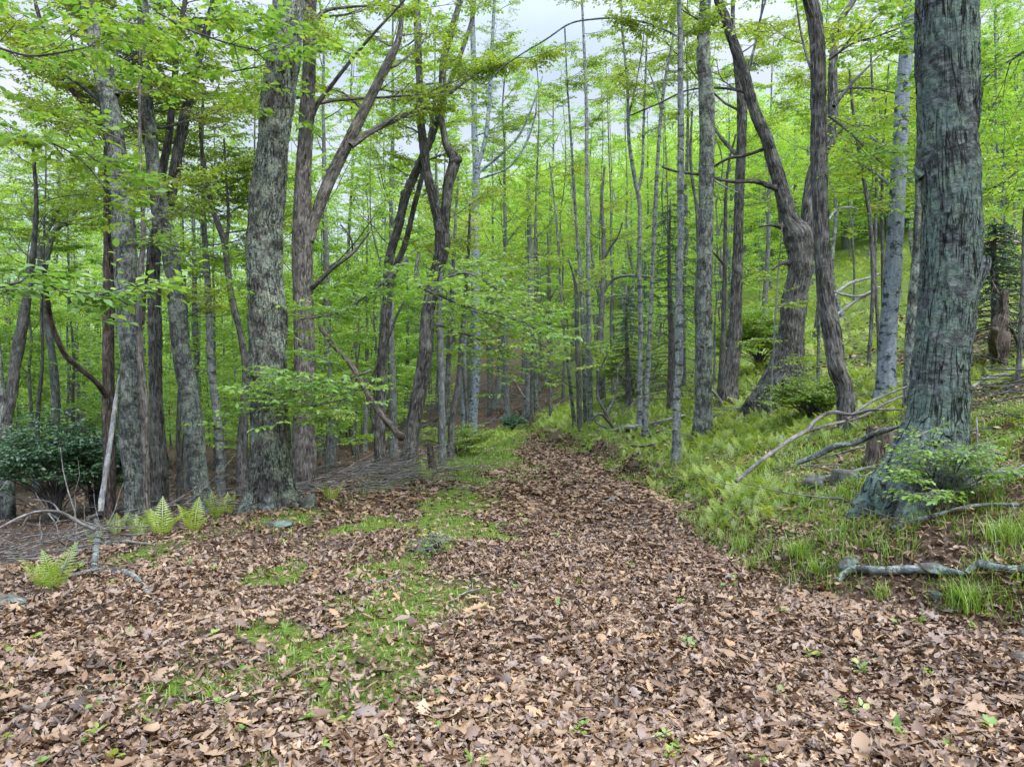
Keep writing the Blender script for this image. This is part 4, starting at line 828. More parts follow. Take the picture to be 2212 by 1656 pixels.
# a label for each background tree: its order between two traced trunks
FS = sorted([(U, l) for U, Y_, l in FRONT]); ORD = ['first', 'second', 'third', 'fourth', 'fifth', 'sixth', 'seventh', 'eighth', 'ninth', 'tenth', 'eleventh', 'twelfth', 'thirteenth', 'fourteenth', 'fifteenth', 'sixteenth', 'seventeenth', 'eighteenth', 'nineteenth', 'twentieth', 'twenty-first', 'twenty-second', 'twenty-third', 'twenty-fourth']
marks = [(21, 'edge trunk'), (118, 'low forked trunk'), (236, 'reddish straight trunk'), (299, 'spotted leaning trunk'), (345, 'dark split trunk'), (437, 'crooked lichen trunk'), (524, 'thin twisted trunk'), (588, 'thick lichened trunk'), (657, 'brown forked trunk'), (822, 'twin leaning stems'), (880, 'dark crossing fork'), (1019, 'straight pale trunk'), (1134, 'bend trunk'), (1190, 'dark sapling'), (1275, 'tallest thin pole'), (1382, 'slim high fork'), (1461, 'pale spotted trunk'), (1518, 'mossy grey trunk'), (1576, 'stout dark trunk'), (1684, 'hollow oak'), (1832, 'furrowed leaning trunk'), (1912, 'smooth pale trunk'), (1990, 'huge lichened trunk'), (2400, 'picture edge')]
KIND = {'tall': 'tall leafy', 'mid': 'low leafy', 'sap': 'small bushy', 'thin': 'thin tall'}
cnt = {}
for o, x, y, key in sorted(BG, key=lambda a: uv(a[1], a[2])):
    u = uv(x, y); i = 0
    while i < len(marks) and marks[i][0] < u: i += 1
    a = marks[i-1][1] if i else None; b_ = marks[min(i, len(marks)-1)][1]
    kd = KIND[key.split('_')[0]]; dp = 'near' if y < 30 else 'mid-distance' if y < 50 else 'far-off'
    q = cnt.get((i, kd, dp), 0); cnt[(i, kd, dp)] = q+1
    if a is None: o['label'] = f'{ORD[q]} {dp} {kd} tree outside the edge trunk'
    elif b_ == 'picture edge': o['label'] = f'{ORD[q]} {dp} {kd} tree past the {a}'
    else: o['label'] = f'{ORD[q]} {dp} {kd} tree from the {a} towards the {b_}'
    o['category'] = 'tree'; o['group'] = f'{dp} background trees'

# ------------------------------------------------------------------ far woods, one mass
rs = np.random.default_rng(77); mb = MB()
nT = 760; ang = rs.uniform(-.80, .80, nT); dist = rs.uniform(62, 150, nT)**1.0; tx, ty = np.sin(ang)*dist, np.cos(ang)*dist; tz = H(tx, ty)
hh = rs.uniform(10, 15, nT)*np.where(tx/ty > -.3, 1.0, .85)
for k in range(nT):
    V, Q, T, tc = tube(np.array([[tx[k], ty[k], tz[k]-1], [tx[k]+rs.normal(0, .3), ty[k], tz[k]+hh[k]*.5], [tx[k]+rs.normal(0, .6), ty[k], tz[k]+hh[k]*.95]]), [.22, .16, .05], 5); mb.add(V, Q, T, tc, m=1)
per = 260; th = rs.uniform(0, 6.28, (nT, per)); rr = np.sqrt(rs.uniform(0, 1, (nT, per))); zz = rs.uniform(.12, 1.05, (nT, per))
wid = 3.0*np.sqrt(np.clip(1-((zz-.5)/.58)**2, .02, 1)); cx = tx[:, None]+np.cos(th)*rr*wid; cyy = ty[:, None]+np.sin(th)*rr*wid; cz = tz[:, None]+hh[:, None]*zz
P0 = np.stack([cx, cyy, cz], -1).reshape(-1, 3); az = rs.uniform(0, 6.28, len(P0)); D = np.stack([np.cos(az), np.sin(az), rs.normal(0, .15, len(P0))], -1); D /= np.linalg.norm(D, axis=1)[:, None]
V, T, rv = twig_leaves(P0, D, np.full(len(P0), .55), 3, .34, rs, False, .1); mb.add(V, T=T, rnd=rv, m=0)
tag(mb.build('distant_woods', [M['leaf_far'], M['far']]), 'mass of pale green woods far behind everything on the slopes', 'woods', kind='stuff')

# ------------------------------------------------------------------ ferns
def fronds(pos, yaw, L, arch, rs, npin=14):
    N = len(pos); t = (np.arange(npin)+1)/(npin+.5)
    dirx, diry = np.cos(yaw), np.sin(yaw)
    def pt(t_):   # N,k along the arching midrib
        a = arch[:, None]; h = t_*np.sin(1.32-a*.2)-a*t_**2.4*.62; f = t_*np.cos(1.32-a*.2)+a*t_**2*.5
        return np.stack([pos[:, 0, None]+dirx[:, None]*f*L[:, None], pos[:, 1, None]+diry[:, None]*f*L[:, None], pos[:, 2, None]+h*L[:, None]], -1)
    P = pt(t[None]*np.ones((N, 1))); Pb = pt(np.clip(t-.04, 0, 1)[None]*np.ones((N, 1))); Pa = pt(np.clip(t+.05, 0, 1.05)[None]*np.ones((N, 1)))
    D = Pa-Pb; D /= np.linalg.norm(D, axis=-1)[..., None]+1e-9
    S = np.stack([-diry, dirx, np.zeros(N)], -1)[:, None]*np.ones((1, npin, 1))
    wl = (L[:, None]*.23*np.sin(np.pi*np.clip(t, 0, 1)**.6*.98+.05)[None])*np.ones((N, 1)); out = []; rn = []
    for sgn in (-1, 1):
        tip = P+S*sgn*wl[..., None]+D*wl[..., None]*.35; tip[..., 2] -= wl*.15
        q_ = .24/npin; b1 = P-D*L[:, None, None]*q_; mid = P*.6+tip*.4+D*L[:, None, None]*q_*1.3
        mid2 = P*.6+tip*.4-D*L[:, None, None]*q_*.9
        out.append(np.stack([b1, mid2, tip, mid], 2).reshape(-1, 3))
    V = np.vstack(out); q = np.arange(len(V)//4)[:, None]*4+np.array([0, 1, 2, 3]); rr_ = np.repeat(np.clip(rs.uniform(0, 1, N)*.7+.15, 0, 1), npin*4); r = np.concatenate([rr_, rr_])
    # midrib strip
    ts = np.linspace(0, 1, 5); Pm = pt(ts[None]*np.ones((N, 1))); w_ = .004
    A = Pm+S[:, :1]*w_; B = Pm-S[:, :1]*w_; Vm = np.stack([A, B], 2).reshape(-1, 3)
    k = np.arange(N)[:, None, None]*10+np.arange(4)[None, :, None]*2+np.array([0, 1, 3, 2]); Qm = k.reshape(-1, 4)+len(V)
    return np.vstack([V, Vm]), np.vstack([q, Qm]), np.concatenate([r, np.repeat(rs.uniform(.2, .6, N), 10)])
rs = np.random.default_rng(404)
def verge_pts(n, y0, y1, d0, d1, seed, patch=True):
    rs_ = np.random.default_rng(seed); y = y0*(y1/y0)**rs_.uniform(0, 1, n); x = xr_(y)+d0+(d1-d0)*rs_.uniform(0, 1, n)**.8+.35*vnoise(y*.9, 2.2, 0, 72)
    if patch:
        k = vnoise(x*1.3, y*1.1, 0, 55)+.5*vnoise(x*3.5, y*3.5, 0, 56)+rs_.uniform(-.35, .35, n) > -.22
        x, y = x[k], y[k]
    k = (np.abs(x) < .8*y); x, y = x[k], y[k]
    k = ~((y < 9.3) & (x > 2.9)); return x[k], y[k]
mb = MB()
for (n_, y0, y1, d0, d1, l0, l1, sd_) in ((4300, 6.8, 22, .15, 2.8, .12, .32, 1), (2400, 8.5, 24, 1.5, 5, .15, .3, 2), (700, 22, 33, .1, 2.5, .3, .5, 3)):
    x, y = verge_pts(n_, y0, y1, d0, d1, sd_); N = len(x)
    V, Q, r = fronds(np.stack([x, y, H(x, y)-.01], -1), rs.uniform(0, 6.28, N), rs.uniform(l0, l1, N), rs.uniform(.25, 1.0, N), rs, 12); r = np.clip(r+.28*vnoise(V[:, 0]*1.7, V[:, 1]*1.7, 0, 81)-.05, 0, 1); mb.add(V, Q, rnd=r)
# the fern strip at the low edge of the track further on
y = rs.uniform(15, 30, 700); x = xl_(y)+rs.uniform(-.2, 1.1, 700)*(y/26)
V, Q, r = fronds(np.stack([x, y, H(x, y)], -1), rs.uniform(0, 6.28, 700), rs.uniform(.16, .3, 700), rs.uniform(.4, 1.1, 700), rs, 10); mb.add(V, Q, rnd=r)
tag(mb.build('fern_cover', M['fern']), 'bed of bright yellow-green ferns along the bank beside the track', 'ferns', kind='stuff')
# hillside greenery further up
mb = MB(); N0 = 7500; y = 11*(60/11)**rs.uniform(0, 1, N0); x = xr_(y)+rs.uniform(2.5, 30, N0)*np.clip(y/20, .5, 1.2)
k = (np.abs(x) < .8*y) & (vnoise(x*.35, y*.35, 0, 66)+rs.uniform(-.5, .5, N0) > -.25) & ((y > 14) | (x > 9)); x, y = x[k], y[k]; N = len(x)
V, Q, r = fronds(np.stack([x, y, H(x, y)], -1), rs.uniform(0, 6.28, N), rs.uniform(.3, .6, N)*np.clip(y/22, .8, 1.6), rs.uniform(.5, 1.1, N), rs, 8); mb.add(V, Q, rnd=r)
tag(mb.build('hillside_undergrowth', M['fern']), 'pale green low growth covering the hillside behind the trunks', 'undergrowth', kind='stuff')

def fern_clump(U, V_, n, L, label, seed):
    rs_ = np.random.default_rng(seed); p = np.array(gp(U, V_)); t = thing('fern', label, 'fern', tuple(p), 'fern clumps on the low side of the track')
    yaw = np.linspace(0, 6.28, n, endpoint=False)+rs_.normal(0, .25, n); pos = np.stack([.02*np.cos(yaw), .02*np.sin(yaw), np.zeros(n)], -1)
    V, Q, r = fronds(pos, yaw, (1.25 if U < 130 else 1.7)*L*rs_.uniform(.7, 1.15, n), rs_.uniform(.15, .6, n), rs_, 16)
    make_obj('fronds', V, [Q], M['fern'], t, rnd=r)
fern_clump(118, 1275, 5, .34, 'upright bright fern nearest the pale branch at the picture edge', 1)
fern_clump(92, 1270, 5, .26, 'small fern leaning beside the upright bright one at the picture edge', 2)
fern_clump(300, 1165, 8, .26, 'fern clump directly at the foot of the spotted leaning trunk', 3)
fern_clump(350, 1160, 8, .26, 'fern clump between the spotted leaning trunk and the crooked lichen trunk', 4)
fern_clump(418, 1150, 7, .24, 'fern clump before the foot of the crooked lichen trunk', 5)
fern_clump(468, 1120, 8, .25, 'fern clump just past the foot of the crooked lichen trunk', 6)
fern_clump(250, 1155, 6, .22, 'pale low fern beside the rotten birch branch', 7)
fern_clump(205, 1180, 6, .2, 'low fern growing between the crossed fallen branches', 8)
fern_clump(495, 1108, 5, .2, 'tiny fern closest to the foot of the thick lichened trunk', 9)
fern_clump(715, 1083, 6, .2, 'low green fern beside the small upright rock', 10)
fern_clump(925, 1040, 6, .22, 'light green fern on the track edge before the dark crossing fork', 11)

# ------------------------------------------------------------------ grass
def grass(name, x, y, per, Lr, spread, seed, label, lean=.6):
    rs_ = np.random.default_rng(seed); n = len(x); N = n*per
    X = np.repeat(x, per)+rs_.normal(0, spread, N); Y_ = np.repeat(y, per)+rs_.normal(0, spread, N)
    yaw = rs_.uniform(0, 6.28, N); L = rs_.uniform(*Lr, N); ln = np.abs(rs_.normal(0, lean, N))
    z = H(X, Y_)-.005; ts = np.array([0, .35, .7, 1.]); wd = np.array([1, .9, .55, .05])*.0026
    c, s_ = np.cos(yaw), np.sin(yaw)
    f = ln[:, None]*ts[None]**1.7*L[:, None]; h = L[:, None]*(ts[None]-.35*ln[:, None]*ts[None]**2.2)
    cx = np.stack([X[:, None]+c[:, None]*f, Y_[:, None]+s_[:, None]*f, z[:, None]+h], -1)
    sdv = np.stack([-s_, c, np.zeros(N)], -1)[:, None]*wd[None, :, None]*(1+Y_[:, None, None]*.05)
    V = np.stack([cx+sdv, cx-sdv], 2).reshape(-1, 3); k = np.arange(N)[:, None, None]*8+np.arange(3)[None, :, None]*2+np.array([0, 1, 3, 2])
    o = make_obj(name, V, [k.reshape(-1, 4)], M['grass'], rnd=np.repeat(rs_.uniform(0, 1, N), 8)); return tag(o, label, 'grass', kind='stuff')
n_ = 6500; y = 2.6*(26/2.6)**rs.uniform(0, 1, n_); x = rs.uniform(-4.6, .6, n_); k = (green_amount(x, y)+rs.uniform(-.42, .42, n_)-.25*(vnoise(x*4, y*4, 0, 91) < .0) > .34) & (x > xl_(y)-.5) & (x < xr_(y)) & (np.abs(x) < .75*y); 
grass('short_grass', x[k], y[k], 9, (.02, .075), .035, 5, 'short grass and moss tufts growing in patches along the middle of the track')
n_ = 1500; y = 3.9*(12/3.9)**rs.uniform(0, 1, n_); d = rs.uniform(-.05, 3.2, n_); x = xr_(y)+d; k = (vnoise(x*1.6, y*1.6, 0, 44)+rs.uniform(-.4, .4, n_) > -.05) & (x < .78*y) & ~((np.abs(x-3.4) < .35) & (np.abs(y-bigY) < .35))
grass('bank_grass', x[k], y[k], 16, (.06, .17), .04, 6, 'long fine grass tufts on the near bank below the huge lichened trunk', 1.0)
def grass_tuft(label, U, V_, n, L, seed, sp=.05):
    rs_ = np.random.default_rng(seed); p = np.array(gp(U, V_)); ts = np.linspace(0, 1, 6); yaw = rs_.uniform(0, 6.28, n); Ls = L*rs_.uniform(.5, 1.15, n); ln = rs_.uniform(.3, 1.3, n)
    c, s_ = np.cos(yaw), np.sin(yaw); f = ln[:, None]*ts[None]**1.8*Ls[:, None]*.8; h = Ls[:, None]*(ts[None]-.42*ln[:, None]*ts[None]**2.4)
    b0 = rs_.normal(0, sp, (n, 2)); cx = np.stack([b0[:, :1]+c[:, None]*f, b0[:, 1:]+s_[:, None]*f, h-.01], -1)
    sdv = np.stack([-s_, c, np.zeros(n)], -1)[:, None]*(np.array([1, 1, .85, .6, .35, .03])*.0024)[None, :, None]
    V = np.stack([cx+sdv, cx-sdv], 2).reshape(-1, 3); k = np.arange(n)[:, None, None]*12+np.arange(5)[None, :, None]*2+np.array([0, 1, 3, 2])
    o = make_obj('grass_tuft', V, [k.reshape(-1, 4)], M['grass'], rnd=np.repeat(rs_.uniform(.2, 1, n), 12)); o.location = tuple(p); tag(o, label, 'grass tuft', 'grass tufts on the bank')
grass_tuft('large arching grass tuft between the decaying log and the lichened log', 2090, 1318, 260, .30, 1, .06)
grass_tuft('grass tuft growing over the middle of the decaying log', 1905, 1290, 90, .18, 2, .03)
grass_tuft('broad grass tuft on the bank edge where the ferns end', 1735, 1205, 260, .22, 3, .07)
grass_tuft('grass tuft beside the low mossy rock', 1770, 1245, 120, .18, 4, .05)
grass_tuft('grass tuft hanging over the track at the end of the fern bed', 1610, 1185, 160, .2, 5, .06)
grass_tuft('grass tuft at the picture edge above the lichened log', 2175, 1170, 220, .26, 6, .08)
grass_tuft('grass tuft against the flared base of the huge lichened trunk', 2075, 1085, 200, .26, 7, .08)
grass_tuft('small grass tuft alone in the litter at the mossy patch', 630, 1435, 26, .14, 8, .015)
grass_tuft('small grass tuft by the pale straight stick', 780, 1310, 90, .09, 9, .06)
grass_tuft('small bright grass tuft nearest to the fine pale twig', 905, 1330, 80, .08, 10, .05)
n_ = 900; y = 12*(30/12)**rs.uniform(0, 1, n_); x = xr_(y)+rs.uniform(-.2, 5, n_)
grass('far_grass', x, y, 8, (.1, .25), .08, 7, 'thin grass between the ferns further along the bank', .7)
n_ = 1500; y = 12.5*(31/12.5)**rs.uniform(0, 1, n_); x = -.55-.02*y+rs.normal(0, .62, n_); k = (vnoise(x*2, y, 0, 62) > -.45) & (x > xl_(y)-.4) & (x < xr_(y)-.55)
grass('far_track_grass', x[k], y[k], 12, (.05, .16), .09, 17, 'bright low grass covering the middle of the track before the bend', .7)
# a scatter of small green seedlings on the litter
N = 170; y = 2.8*(16/2.8)**rs.uniform(0, 1, N); x = rs.uniform(-.7, .7, N)*y; k = (x > xl_(y)-.5); x, y = x[k], y[k]; N = len(x); az = rs.uniform(0, 6.28, N)
P0 = np.stack([x, y, H(x, y)+.03], -1); D = np.stack([np.cos(az)*.7, np.sin(az)*.7, np.full(N, .6)], -1); mb = MB()
V, T, rv = twig_leaves(P0, D, np.full(N, .04), 4, .045, rs, True, 0.); mb.add(V, T=T, rnd=rv)
tag(mb.build('seedlings', M['leaf_near']), 'tiny green seedlings poking through the fallen leaves', 'seedlings', kind='stuff')

# ------------------------------------------------------------------ sticks and brushwood
def stick(name, label, pts, cat='branch', m='stick', Y=None, lift=.02, forks=(), seed=1, tilt=None, wm=1., group=None):
    """pts (U, V, width px); each point stands on the ground (lift above it) unless Y gives the distances"""
    def P_(pts, Yv):
        out = []
        for j, (U, V, wd) in enumerate(pts):
            if Yv is None: p = gp(U, V); p = (p[0], p[1], p[2]+lift)
            else: yy = Yv[j] if hasattr(Yv, '__len__') else Yv; p = at(U, V, yy)
            out.append((*p, wd*wm/FPX*p[1]/2))
        return np.array(out)
    P = P_(pts, Y); S = spline(P, .06); org = S[0, :3]
    t = thing(name, label, cat, tuple(org), group)
    def b(S, nm, sd):
        r = np.clip(S[:, 3], .0025, None); sg = 12 if r.max() > .02 else 7
        V, Q, T, tc = tube(S[:, :3], r, sg, bumpy(sd, .2, .002))
        V2, Q2, T2, tc2 = V, Q, T, tc; mb = MB(); mb.add(V, Q, T, tc)
        mb.add(V[:sg], T=[[0, i+1, i] for i in range(1, sg-1)], tc=tc[:sg]); mb.build(nm, M[m], t, org)
    b(S, 'stem', seed)
    for k, (fp, fy) in enumerate(forks): b(spline(P_(fp, fy), .06), 'side_branch', seed+k+1)
    return t
# crossing branches at the low edge
stick('fallen_branch', 'crooked pale lichened branch lying on the leaves below the crossed fallen branches', [(140, 1258, 7), (185, 1245, 10), (230, 1237, 12), (275, 1245, 12), (300, 1262, 10), (320, 1290, 9), (342, 1316, 6)], m='spot', seed=2)
stick('fallen_branch', 'rotten birch branch lying across the ends of the other fallen branches', [(203, 1240, 13), (207, 1205, 14), (211, 1165, 12), (209, 1140, 10), (206, 1128, 7)], m='spot', lift=.05, seed=3)
stick('fallen_branch', 'long curved grey branch arching over the brushwood towards the rotten birch branch', [(-10, 1145, 4), (40, 1118, 5), (85, 1104, 6), (130, 1106, 7), (165, 1125, 8), (205, 1143, 8)], m='stick', Y=[6.4, 6.6, 6.8, 7, 7.1, 7.1], seed=4, forks=[([(60, 1112, 4), (48, 1135, 3), (20, 1160, 2)], [6.7, 6.6, 6.5]), ([(130, 1107, 4), (110, 1085, 3), (70, 1078, 2)], [7, 7.1, 7.2]), ([(100, 1104, 3), (120, 1130, 3), (128, 1165, 2)], [6.9, 6.8, 6.7])])
stick('fallen_branch', 'forked weathered branch crossing towards the foot of the spotted leaning trunk', [(130, 1245, 8), (165, 1210, 9), (210, 1190, 9), (260, 1182, 7), (330, 1188, 4)], seed=5, lift=.05)
stick('dead_tree', 'pale dead trunk leaning against the reddish straight trunk', [(217, 1106, 11), (221, 1070, 12), (233, 990, 11), (243, 920, 9), (252, 850, 7), (258, 810, 4)], m='pale', Y=[10.2, 10.4, 10.7, 11, 11.3, 11.6], seed=6)
stick('fallen_branch', 'pale dead log lying behind the foot of the spotted leaning trunk', [(190, 1127, 9), (240, 1112, 10), (280, 1100, 9), (330, 1090, 6)], m='pale', seed=7, lift=.06)
stick('fallen_branch', 'forked branch lying against the foot of the thick lichened trunk', [(520, 1112, 5), (560, 1090, 5), (595, 1072, 5), (625, 1060, 4)], seed=8, lift=.05, forks=[([(575, 1083, 4), (615, 1085, 4), (650, 1075, 3), (690, 1060, 2)], None)])
stick('twig', 'thin dark twig lying across the leaves at the lower edge nearest the upright fern', [(0, 1280, 4), (60, 1290, 4), (120, 1307, 4), (200, 1318, 4), (300, 1320, 3)], m='dark', seed=9)
stick('twig', 'fine pale twig curving over the litter at the middle of the track', [(970, 1335, 3), (985, 1305, 3), (1010, 1285, 4), (1040, 1277, 3)], m='pale', seed=10)
stick('twig', 'pale straight stick on the leaf litter beside the grass strip', [(728, 1285, 5), (770, 1270, 5), (820, 1262, 5), (855, 1255, 4)], m='stick', seed=11)
stick('twig', 'grey stick pointing along the track left of the mossy patches', [(605, 1288, 5), (640, 1270, 4), (665, 1250, 4), (680, 1230, 2)], seed=12)
stick('twig', 'dark stick half buried in the litter at the centre', [(1025, 1353, 4), (1070, 1343, 5), (1130, 1345, 4), (1160, 1350, 3)], m='dark', seed=13)
stick('twig', 'small dark stick lying on the track near the fern bank', [(1298, 1092, 4), (1325, 1080, 8), (1345, 1072, 6)], m='dark', seed=14)
stick('twig', 'long thin stick lying across the mossy patch near the lower edge', [(380, 1520, 4), (480, 1528, 5), (560, 1536, 4), (640, 1538, 3)], m='dark', seed=15)
stick('twig', 'lichened stick with a bent end near the bottom of the litter', [(490, 1600, 5), (520, 1585, 6), (560, 1590, 5), (640, 1596, 5)], m='spot', seed=16, forks=[([(530, 1588, 6), (545, 1570, 5), (560, 1545, 4)], None)])
# bank and hillside branches
stick('fallen_branch', 'long forked grey branch lying up the bank from the ferns to the smooth pale trunk', [(1590, 1040, 7), (1640, 998, 8), (1700, 955, 8), (1745, 930, 7), (1800, 915, 6), (1860, 900, 5), (1905, 875, 6), (1950, 855, 4)], Y=[7.6, 7.8, 8.1, 8.3, 8.5, 8.8, 9, 9.3], seed=21,
      forks=[([(1742, 932, 8), (1765, 905, 8), (1800, 890, 8), (1840, 895, 7), (1880, 885, 6), (1950, 885, 4)], [8.3, 8.3, 8.3, 8.3, 8.2, 8.0]), ([(1830, 905, 6), (1870, 875, 6), (1920, 850, 5), (1960, 835, 4)], [8.6, 8.8, 9, 9.2])])
stick('fallen_branch', 'mossy branch running down the bank from the old stump', [(1720, 1000, 9), (1760, 985, 12), (1800, 965, 13), (1850, 955, 13), (1880, 940, 12), (1950, 918, 8)], m='grey', Y=[7.4, 7.35, 7.3, 7.2, 7.1, 6.9], seed=22)
stick('fallen_branch', 'pale bare branch lying below the lichened rock beside the huge lichened trunk', [(1737, 1050, 9), (1775, 1043, 8), (1830, 1032, 8), (1890, 1020, 7)], m='pale', seed=23, lift=.05, forks=[([(1830, 1035, 5), (1860, 1040, 4), (1890, 1030, 3)], None)])
stick('fallen_branch', 'thin branch lying between the mossy branch and the lichened rock', [(1770, 997, 4), (1820, 985, 4), (1870, 970, 4)], seed=24, lift=.04)
stick('fallen_log', 'decaying log with white and green lichen at the foot of the grassy bank', [(1812, 1265, 12), (1835, 1262, 20), (1900, 1266, 22), (1980, 1266, 20), (2060, 1270, 17), (2085, 1271, 10)], m='spot', seed=25, lift=.035, wm=.85)
stick('fallen_log', 'lichened log entering from the picture edge beyond the large grass tuft', [(2088, 1252, 14), (2115, 1245, 22), (2165, 1242, 22), (2225, 1243, 22)], m='spot', seed=26, lift=.035, wm=.85)
stick('fallen_branch', 'bleached straight branch on the bank above the grass tufts', [(1925, 1160, 11), (1965, 1145, 10), (2020, 1128, 10), (2060, 1118, 9), (2120, 1108, 8), (2200, 1105, 9)], m='spot', seed=27, lift=.05)
stick('fallen_branch', 'short grey lichened stick near the picture edge on the litter', [(2075, 1383, 8), (2120, 1387, 9), (2170, 1385, 9), (2225, 1380, 9)], m='spot', seed=28)
stick('fallen_branch', 'short lichened stick low at the picture edge', [(2145, 1520, 11), (2180, 1524, 12), (2225, 1528, 11)], m='spot', seed=29)
stick('fallen_branch', 'pale fallen log among the ferns beside the speckled slim trunk', [(1320, 938, 10), (1350, 932, 10), (1385, 928, 9), (1430, 918, 7), (1480, 905, 5)], m='pale', seed=30, lift=.08)
stick('fallen_branch', 'long grey branch lying on the slope between the mossy grey trunk and the oak', [(1535, 910, 8), (1580, 898, 9), (1630, 885, 9), (1690, 868, 7), (1720, 862, 5)], m='stick', seed=31, lift=.08)
stick('fallen_branch', 'short dark stick among the ferns near the speckled slim trunk', [(1365, 975, 5), (1385, 978, 5), (1410, 976, 4)], m='dark', seed=32, lift=.12)
stick('fallen_branch', 'bare stick leaning out of the grass before the huge lichened trunk', [(2112, 1120, 4), (2111, 1060, 5), (2112, 980, 4), (2110, 900, 3)], m='pale', Y=[5.7, 5.7, 5.75, 5.8], seed=33)
stick('fallen_branch', 'bleached branch arching up at the picture edge past the huge lichened trunk', [(2105, 1110, 5), (2130, 1070, 5), (2170, 1030, 6), (2220, 1000, 5)], m='pale', Y=[5.6, 5.6, 5.6, 5.6], seed=34)
stick('fallen_branch', 'whitish forked branch pointing up the slope towards the torn snag', [(2100, 835, 6), (2130, 818, 6), (2165, 808, 5), (2190, 812, 3)], m='pale', Y=[8.5, 8.6, 8.7, 8.8], seed=35)
stick('bare_shrub', 'dark contorted leafless stems rising from the verge past the tallest thin pole', [(1325, 925, 7), (1305, 885, 6), (1290, 850, 5), (1296, 800, 4), (1320, 750, 3)], 'shrub', 'dark', Y=15.5, seed=36, forks=[([(1325, 922, 6), (1300, 895, 6), (1285, 900, 5), (1288, 912, 5), (1310, 925, 4)], [15.5, 15.3, 15.2, 15.2, 15.2]), ([(1310, 895, 5), (1330, 850, 4), (1335, 800, 3), (1345, 780, 2)], [15.5, 15.6, 15.7, 15.8]), ([(1345, 900, 4), (1370, 870, 3), (1395, 855, 2)], [15.5, 15.6, 15.7])])
stick('broken_trunk', 'dark reddish trunk leaning down between the brown forked trunk and the dark crossing fork', [(690, 705, 8), (720, 745, 10), (760, 790, 11), (800, 860, 12), (840, 915, 15), (868, 945, 17)], m='red', Y=[15, 14.7, 14.2, 13.6, 13, 12.6], seed=37, cat='fallen trunk')
stick('broken_trunk', 'reddish rotten stub beside the foot of the dark crossing fork', [(935, 1015, 18), (930, 975, 15), (928, 955, 8)], 'stump', 'red', seed=38, Y=[13.1, 13.1, 13.1])
stick('fallen_branch', 'dark branch slanting across the leafless slope before the bend trunk', [(1134, 860, 5), (1120, 838, 5), (1108, 818, 6)], m='red', Y=[27, 27.3, 27.5], seed=39)
stick('fallen_branch', 'small pale dead branch beside the foot of the stout dark trunk', [(1560, 870, 6), (1540, 845, 5), (1530, 838, 4)], m='pale', Y=[15.5, 15.5, 15.5], seed=40)
for k, (pp, lab) in enumerate([
  ([(1790, 650, 6), (1830, 615, 7), (1870, 602, 6), (1905, 590, 4)], 'upper pale fallen branch on the green hillside past the furrowed leaning trunk'),
  ([(1795, 690, 5), (1840, 655, 6), (1890, 628, 5)], 'lower pale fallen branch on the green hillside past the furrowed leaning trunk'),
  ([(1780, 625, 5), (1850, 640, 5), (1900, 620, 4)], 'pale branch crossing between two others on the green hillside'),
  ([(1790, 475, 4), (1805, 455, 5), (1830, 448, 5), (1855, 452, 3)], 'white dead bough high on the hillside past the furrowed leaning trunk')]):
    stick('fallen_branch', lab, pp, m='pale', Y=[24, 24.5, 25, 25.5][:len(pp)], seed=50+k, group='pale dead branches on the hillside')

def brush(name, label, sampler, N, seed, Lr, rr, zr, m='stick', aniso=None, tilt=.12):
    rs_ = np.random.default_rng(seed); mb = MB()
    for k in range(N):
        x, y = sampler(rs_); L = rs_.uniform(*Lr); az = rs_.uniform(0, 3.14) if aniso is None else rs_.normal(aniso, .45)
        P = limb_path((x, y, float(H(x, y))+rs_.uniform(*zr)), (math.cos(az), math.sin(az), rs_.normal(0, tilt)), L, rs_, 5, 0, .12)
        g_ = H(P[:, 0], P[:, 1]); P[:, 2] = np.maximum(P[:, 2], g_+.01)
        V, Q, T, tc = tube(P, np.linspace(1, .35, 6)*rs_.uniform(*rr), 5); mb.add(V, Q, T, tc)
    return tag(mb.build(name, M[m]), label, 'brushwood', kind='stuff')
def low_side(y0, y1, d0, d1):
    def f(r_): y = r_.uniform(y0, y1); return float(xl_(y))-r_.uniform(d0, d1)-.4, y
    return f
brush('brushwood', 'tangle of thin dead sticks covering the low side behind the lichened trunks', low_side(6.4, 20, .0, 4.5), 210, 1, (.5, 2.8), (.003, .017), (.01, .26), tilt=.2)
brush('brushwood', 'dark tangle of fallen twigs at the picture edge below the long curved branch', low_side(5.8, 8, -.3, 2.4), 170, 2, (.4, 1.5), (.003, .008), (.02, .25), tilt=.2)
brush('brushwood', 'heap of grey sticks piled beyond the foot of the thick lichened trunk', lambda r_: (r_.uniform(-3.9, -1.6), r_.uniform(11.2, 14.5)), 130, 3, (.8, 2.4), (.004, .014), (.0, .3), aniso=.25, tilt=.15)
brush('brushwood', 'fallen twigs strewn over the leafless slope at the end of the track', lambda r_: (r_.uniform(-5, 3), r_.uniform(31, 48)), 260, 4, (1, 3.5), (.012, .03), (.02, .4))
def rp(r_): return r_.uniform(4.2, 7.2), r_.uniform(6.4, 9.2)
brush('brushwood', 'springy pile of bare dark sticks behind the huge lichened trunk near the picture edge', rp, 150, 5, (.8, 2.0), (.004, .009), (.05, .45), m='dark', aniso=.1)
brush('brushwood', 'scattered twigs lying through the grass and leaves of the bank and slope', lambda r_: (lambda y: (float(xr_(y))+r_.uniform(.5, 8), y))(r_.uniform(4.5, 22)), 320, 6, (.3, 1.5), (.003, .010), (.01, .12))
brush('brushwood', 'dead twigs scattered over the leaf litter of the track', lambda r_: (lambda y: (r_.uniform(float(xl_(y)), float(xr_(y))), y))(3*(12/3)**r_.uniform()), 190, 7, (.08, .4), (.0015, .004), (.02, .05), tilt=.05)

